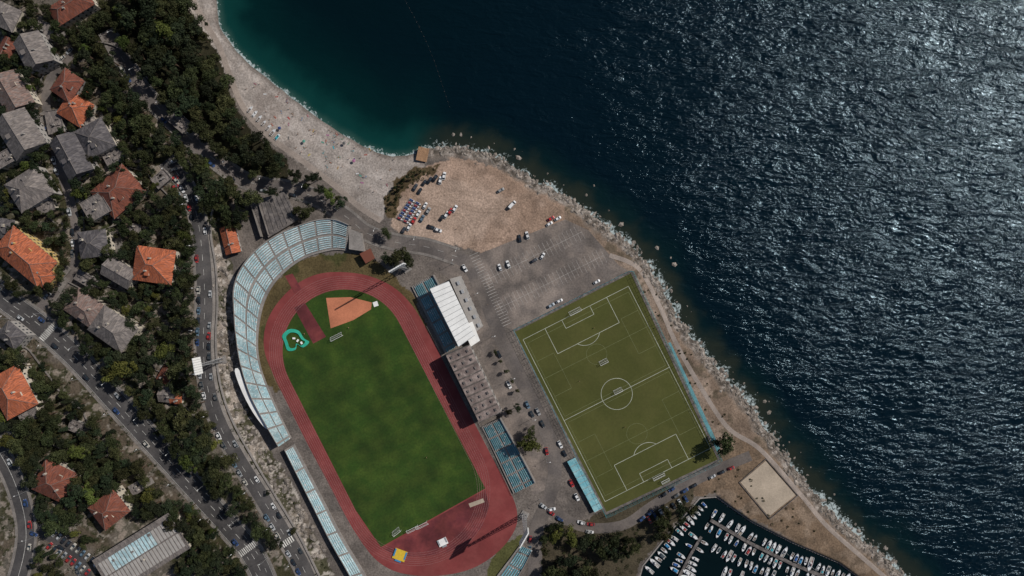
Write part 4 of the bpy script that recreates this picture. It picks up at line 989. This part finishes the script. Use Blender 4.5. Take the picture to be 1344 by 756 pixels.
p2=pier([(884,770),(906,727),(920,704)],1.6);moor(*p2,1,3.9,2.7,.9);moor(*p2,-1,3.9,2.7,.9)
q1=resamp(wl([(921,657),(938,655),(985,687),(1040,715),(1100,741),(1140,765)]),1.0);T,Nn=normals(q1);moor(q1,T,Nn,-1,3.6,4.0,.5,(.3,1))
q3=resamp(wl([(950,752),(1000,770),(1010,778)]),1.0);T,Nn=normals(q3);moor(q3,T,Nn,1,1,3.2,.9)
q4=resamp(wl([(935,722),(960,735),(1000,752),(1030,764)]),1.0);T,Nn=normals(q4);moor(q4,T,Nn,1,1,3.2,.7)
wall('quay_kerb',harb_px[-3:]+harb_px[:6],.35,.8,m_conc)
for i in range(12): 
    x,y,z=W(1010+i*8,697+i*4.2,2);
    if gh(x,y)>1.8 and i%3: boat(x,y,rd(60+random.uniform(-15,15)),random.choice((1,2,0)),2.15)
for k in range(8):
    for j in range(2):
        x,y,z=W(525+k*2.3+j*8,287-k*3.4+j*4,2);o=bpy.data.objects.new('covered_boat',BM[1]);o.location=(x,y,2.2);o.rotation_euler=(0,0,rd(-27));o.scale=(.7,.62,.7);o.color=(.03,.06,.18,1) if k%3 else (.25,.03,.04,1);scn.collection.objects.link(o)
for k in range(7):
    x,y,z=G(326+k*6,146+k*6);boat(x+1.2,y+1,rd(50),random.choice((1,2)),z+.1)
mb=MB();bl=resamp(wl(catmull([(520,-20),(545,25),(566,70),(580,110),(590,140)],False,5)),3.0)
for i,p in enumerate(bl):
    mb.cyl((p[0],p[1],-.1),(p[0],p[1],.18),.13,.08,7,0)
    if i<len(bl)-1: q=bl[i+1];mb.cyl((p[0],p[1],.03),(q[0],q[1],.03),.03,.03,4,1)
mb.obj('buoy_line',[m_conc,m_dark])
# ------------------------------------------------------------ people
def person_mesh():
    J=[((0,0,.95),.13),((0,0,1.15),.12),((0,0,1.38),.15),((0,0,1.5),.06),((0,.01,1.64),.10),((0,.01,1.72),.08),
       ((.1,0,.88),.10),((.12,.01,.5),.065),((.13,0,.09),.045),((.13,.14,.04),.035),((-.1,0,.88),.10),((-.12,.01,.5),.065),((-.13,0,.09),.045),((-.13,.14,.04),.035),
       ((.19,0,1.42),.06),((.27,0,1.14),.045),((.3,.06,.9),.032),((.31,.08,.8),.03),((-.19,0,1.42),.06),((-.27,0,1.14),.045),((-.3,.06,.9),.032),((-.31,.08,.8),.03)]
    E=[(0,1),(1,2),(2,3),(3,4),(4,5),(0,6),(6,7),(7,8),(8,9),(0,10),(10,11),(11,12),(12,13),(2,14),(14,15),(15,16),(16,17),(2,18),(18,19),(19,20),(20,21)]
    me=bpy.data.meshes.new('p');me.from_pydata([j[0] for j in J],E,[]);o=bpy.data.objects.new('p',me);scn.collection.objects.link(o)
    o.modifiers.new('s','SKIN');sub=o.modifiers.new('ss','SUBSURF');sub.levels=1;sub.render_levels=1
    for i,j in enumerate(J): me.skin_vertices[0].data[i].radius=(j[1],j[1]);me.skin_vertices[0].data[i].use_root=(i==0)
    dg=bpy.context.evaluated_depsgraph_get();out=bpy.data.meshes.new_from_object(o.evaluated_get(dg));bpy.data.objects.remove(o)
    out.name='person';out.materials.clear()
    for m_ in (m_skin,m_cloth,m_hair): out.materials.append(m_)
    for p in out.polygons:
        c=p.center;p.material_index=1 if (.8<c.z<1.03 and abs(c.x)<.22) else (2 if c.z>1.66 or (c.z>1.56 and c.y<-.02) else 0);p.use_smooth=True
    return out
try: PM=person_mesh()
except Exception as ex: print('person fail',ex);PM=None
def umbrella():
    mb=MB();mb.cyl((0,0,0),(0,0,2.3),.03,.03,5,0);n=10
    for k in range(n):
        a=2*math.pi*k/n;b_=2*math.pi*(k+1)/n;mb.poly([(0,0,2.5),(.95*math.cos(a),.95*math.sin(a),2.1),(.95*math.cos(b_),.95*math.sin(b_),2.1)],1)
    return mb.mesh('umbrella',[m_metal,m_cloth])
UM=umbrella();mb=MB();mb.box((0,0,.03),(1.8,.75,.03));mb.box((.75,0,.09),(.3,.5,.08));TWM=mb.mesh('towel',[m_cloth])
bc=[(.35,.05,.05),(.05,.2,.35),(.4,.33,.1),(.5,.5,.5),(.08,.25,.2),(.3,.12,.22),(.03,.05,.15),(.05,.28,.33),(.1,.1,.1)]
bpoly=[(318,110),(350,108),(425,165),(475,192),(520,208),(520,240),(490,262),(440,235),(395,205),(345,165)]
cnt=0
while cnt<85:
    a=random.uniform(315,525);b_=random.uniform(100,265)
    if not pip(a,b_,bpoly): continue
    x,y,z=G(a,b_)
    if random.random()<.6 and signed_coast(x,y)>22: continue
    cnt+=1;k=random.random();col=(*random.choice(bc),1)
    if k<.08:
        o=bpy.data.objects.new('beach_umbrella',UM);o.location=(x,y,z-.1);o.rotation_euler=(.1,.1,random.random()*3);o.color=col;scn.collection.objects.link(o)
    elif k<.4 and PM:
        o=bpy.data.objects.new('standing_person',PM);o.location=(x,y,z);o.rotation_euler=(0,0,random.random()*6.28);o.color=col;scn.collection.objects.link(o)
    else:
        o=bpy.data.objects.new('beach_towel',TWM);o.location=(x,y,z+.03);an=random.random()*6.28;o.rotation_euler=(0,0,an);o.color=col;scn.collection.objects.link(o)
        if PM and random.random()<.7:
            p=bpy.data.objects.new('sunbather',PM);p.color=(*random.choice(bc),1);p.rotation_euler=(math.radians(-90),0,an-math.pi/2)
            p.location=(x-.85*math.cos(an),y-.85*math.sin(an),z+.17);scn.collection.objects.link(p)
if PM:
    for a,b_ in [(400,438),(458,430),(560,600),(760,500),(820,560),(780,430),(640,400),(690,470),(600,300),(860,430)]:
        x,y,_=W(a,b_,ZF);o=bpy.data.objects.new('standing_person',PM);o.location=(x,y,ZF+.05);o.color=(*random.choice(bc),1);o.rotation_euler=(0,0,random.random()*6);scn.collection.objects.link(o)
e=empty('beach_kiosk',(*W(555,203,ZF)[:2],0.5),rd(-12));mb=MB();mb.box((0,0,1.2),(5.5,7,2.6));mb.obj('walls',[m_wood],e);mb=MB()
m_plank=M('timber_deck',(.32,.19,.11),.85,.2,.6,3,.2)
for k in range(12): mb.box((-2.9+k*.53,0,2.62),(.48,8,.12))
mb.obj('plank_roof',[m_plank],e)
def lampm():
    mb=MB();mb.cyl((0,0,0),(0,0,8),.1,.06,7);mb.cyl((0,0,8),(1.8,0,8.4),.05,.05,5);mb.box((2.0,0,8.4),(.8,.3,.14),0,1);mb.cyl((0,0,0),(0,0,.5),.2,.18,8);return mb.mesh('lamp',[m_metal,m_whiteroof])
LM=lampm()
def lamps(P,lat,every,off=5):
    T,Nn=normals(P)
    for i in range(off,len(P),every):
        q=P[i]+Nn[i]*lat;z=float(gh(q[0],q[1]));o=bpy.data.objects.new('street_lamp',LM);o.location=(q[0],q[1],z);o.rotation_euler=(0,0,math.atan2(-Nn[i][1]*lat,-Nn[i][0]*lat));scn.collection.objects.link(o)
lamps(main,6.9,22);lamps(main,-6.9,22,16);lamps(st2,-4.6,20);lamps(coastr,4.7,20);lamps(inner,-4.6,22);lamps(low,5.4,20)
# ------------------------------------------------------------ light, world, camera
el=rd(42);azx=rd(29)
sd_=Vector((math.cos(el)*math.cos(azx),math.cos(el)*math.sin(azx),math.sin(el)))
l=bpy.data.lights.new('sun','SUN');l.energy=3.7;l.angle=rd(.5);l.color=(1,.95,.885);o=bpy.data.objects.new('sun',l);o.rotation_euler=sd_.to_track_quat('Z','Y').to_euler();scn.collection.objects.link(o)
w=bpy.data.worlds.new('World');scn.world=w;w.use_nodes=True;nt=w.node_tree;bg=nt.nodes['Background'];bg.inputs['Strength'].default_value=.05
sk=nt.nodes.new('ShaderNodeTexSky');sk.sky_type='NISHITA';sk.sun_disc=False;sk.sun_elevation=el;sk.sun_rotation=rd(61);nt.links.new(sk.outputs['Color'],bg.inputs['Color'])
cam=bpy.data.cameras.new('camera');cam.sensor_width=36;cam.lens=36*H/(1344*S);cam.clip_end=9000;cam.clip_start=1;o=bpy.data.objects.new('camera',cam);o.location=(0,0,H);scn.collection.objects.link(o);scn.camera=o
scn.view_settings.view_transform='Standard';scn.view_settings.look='None';scn.view_settings.exposure=0
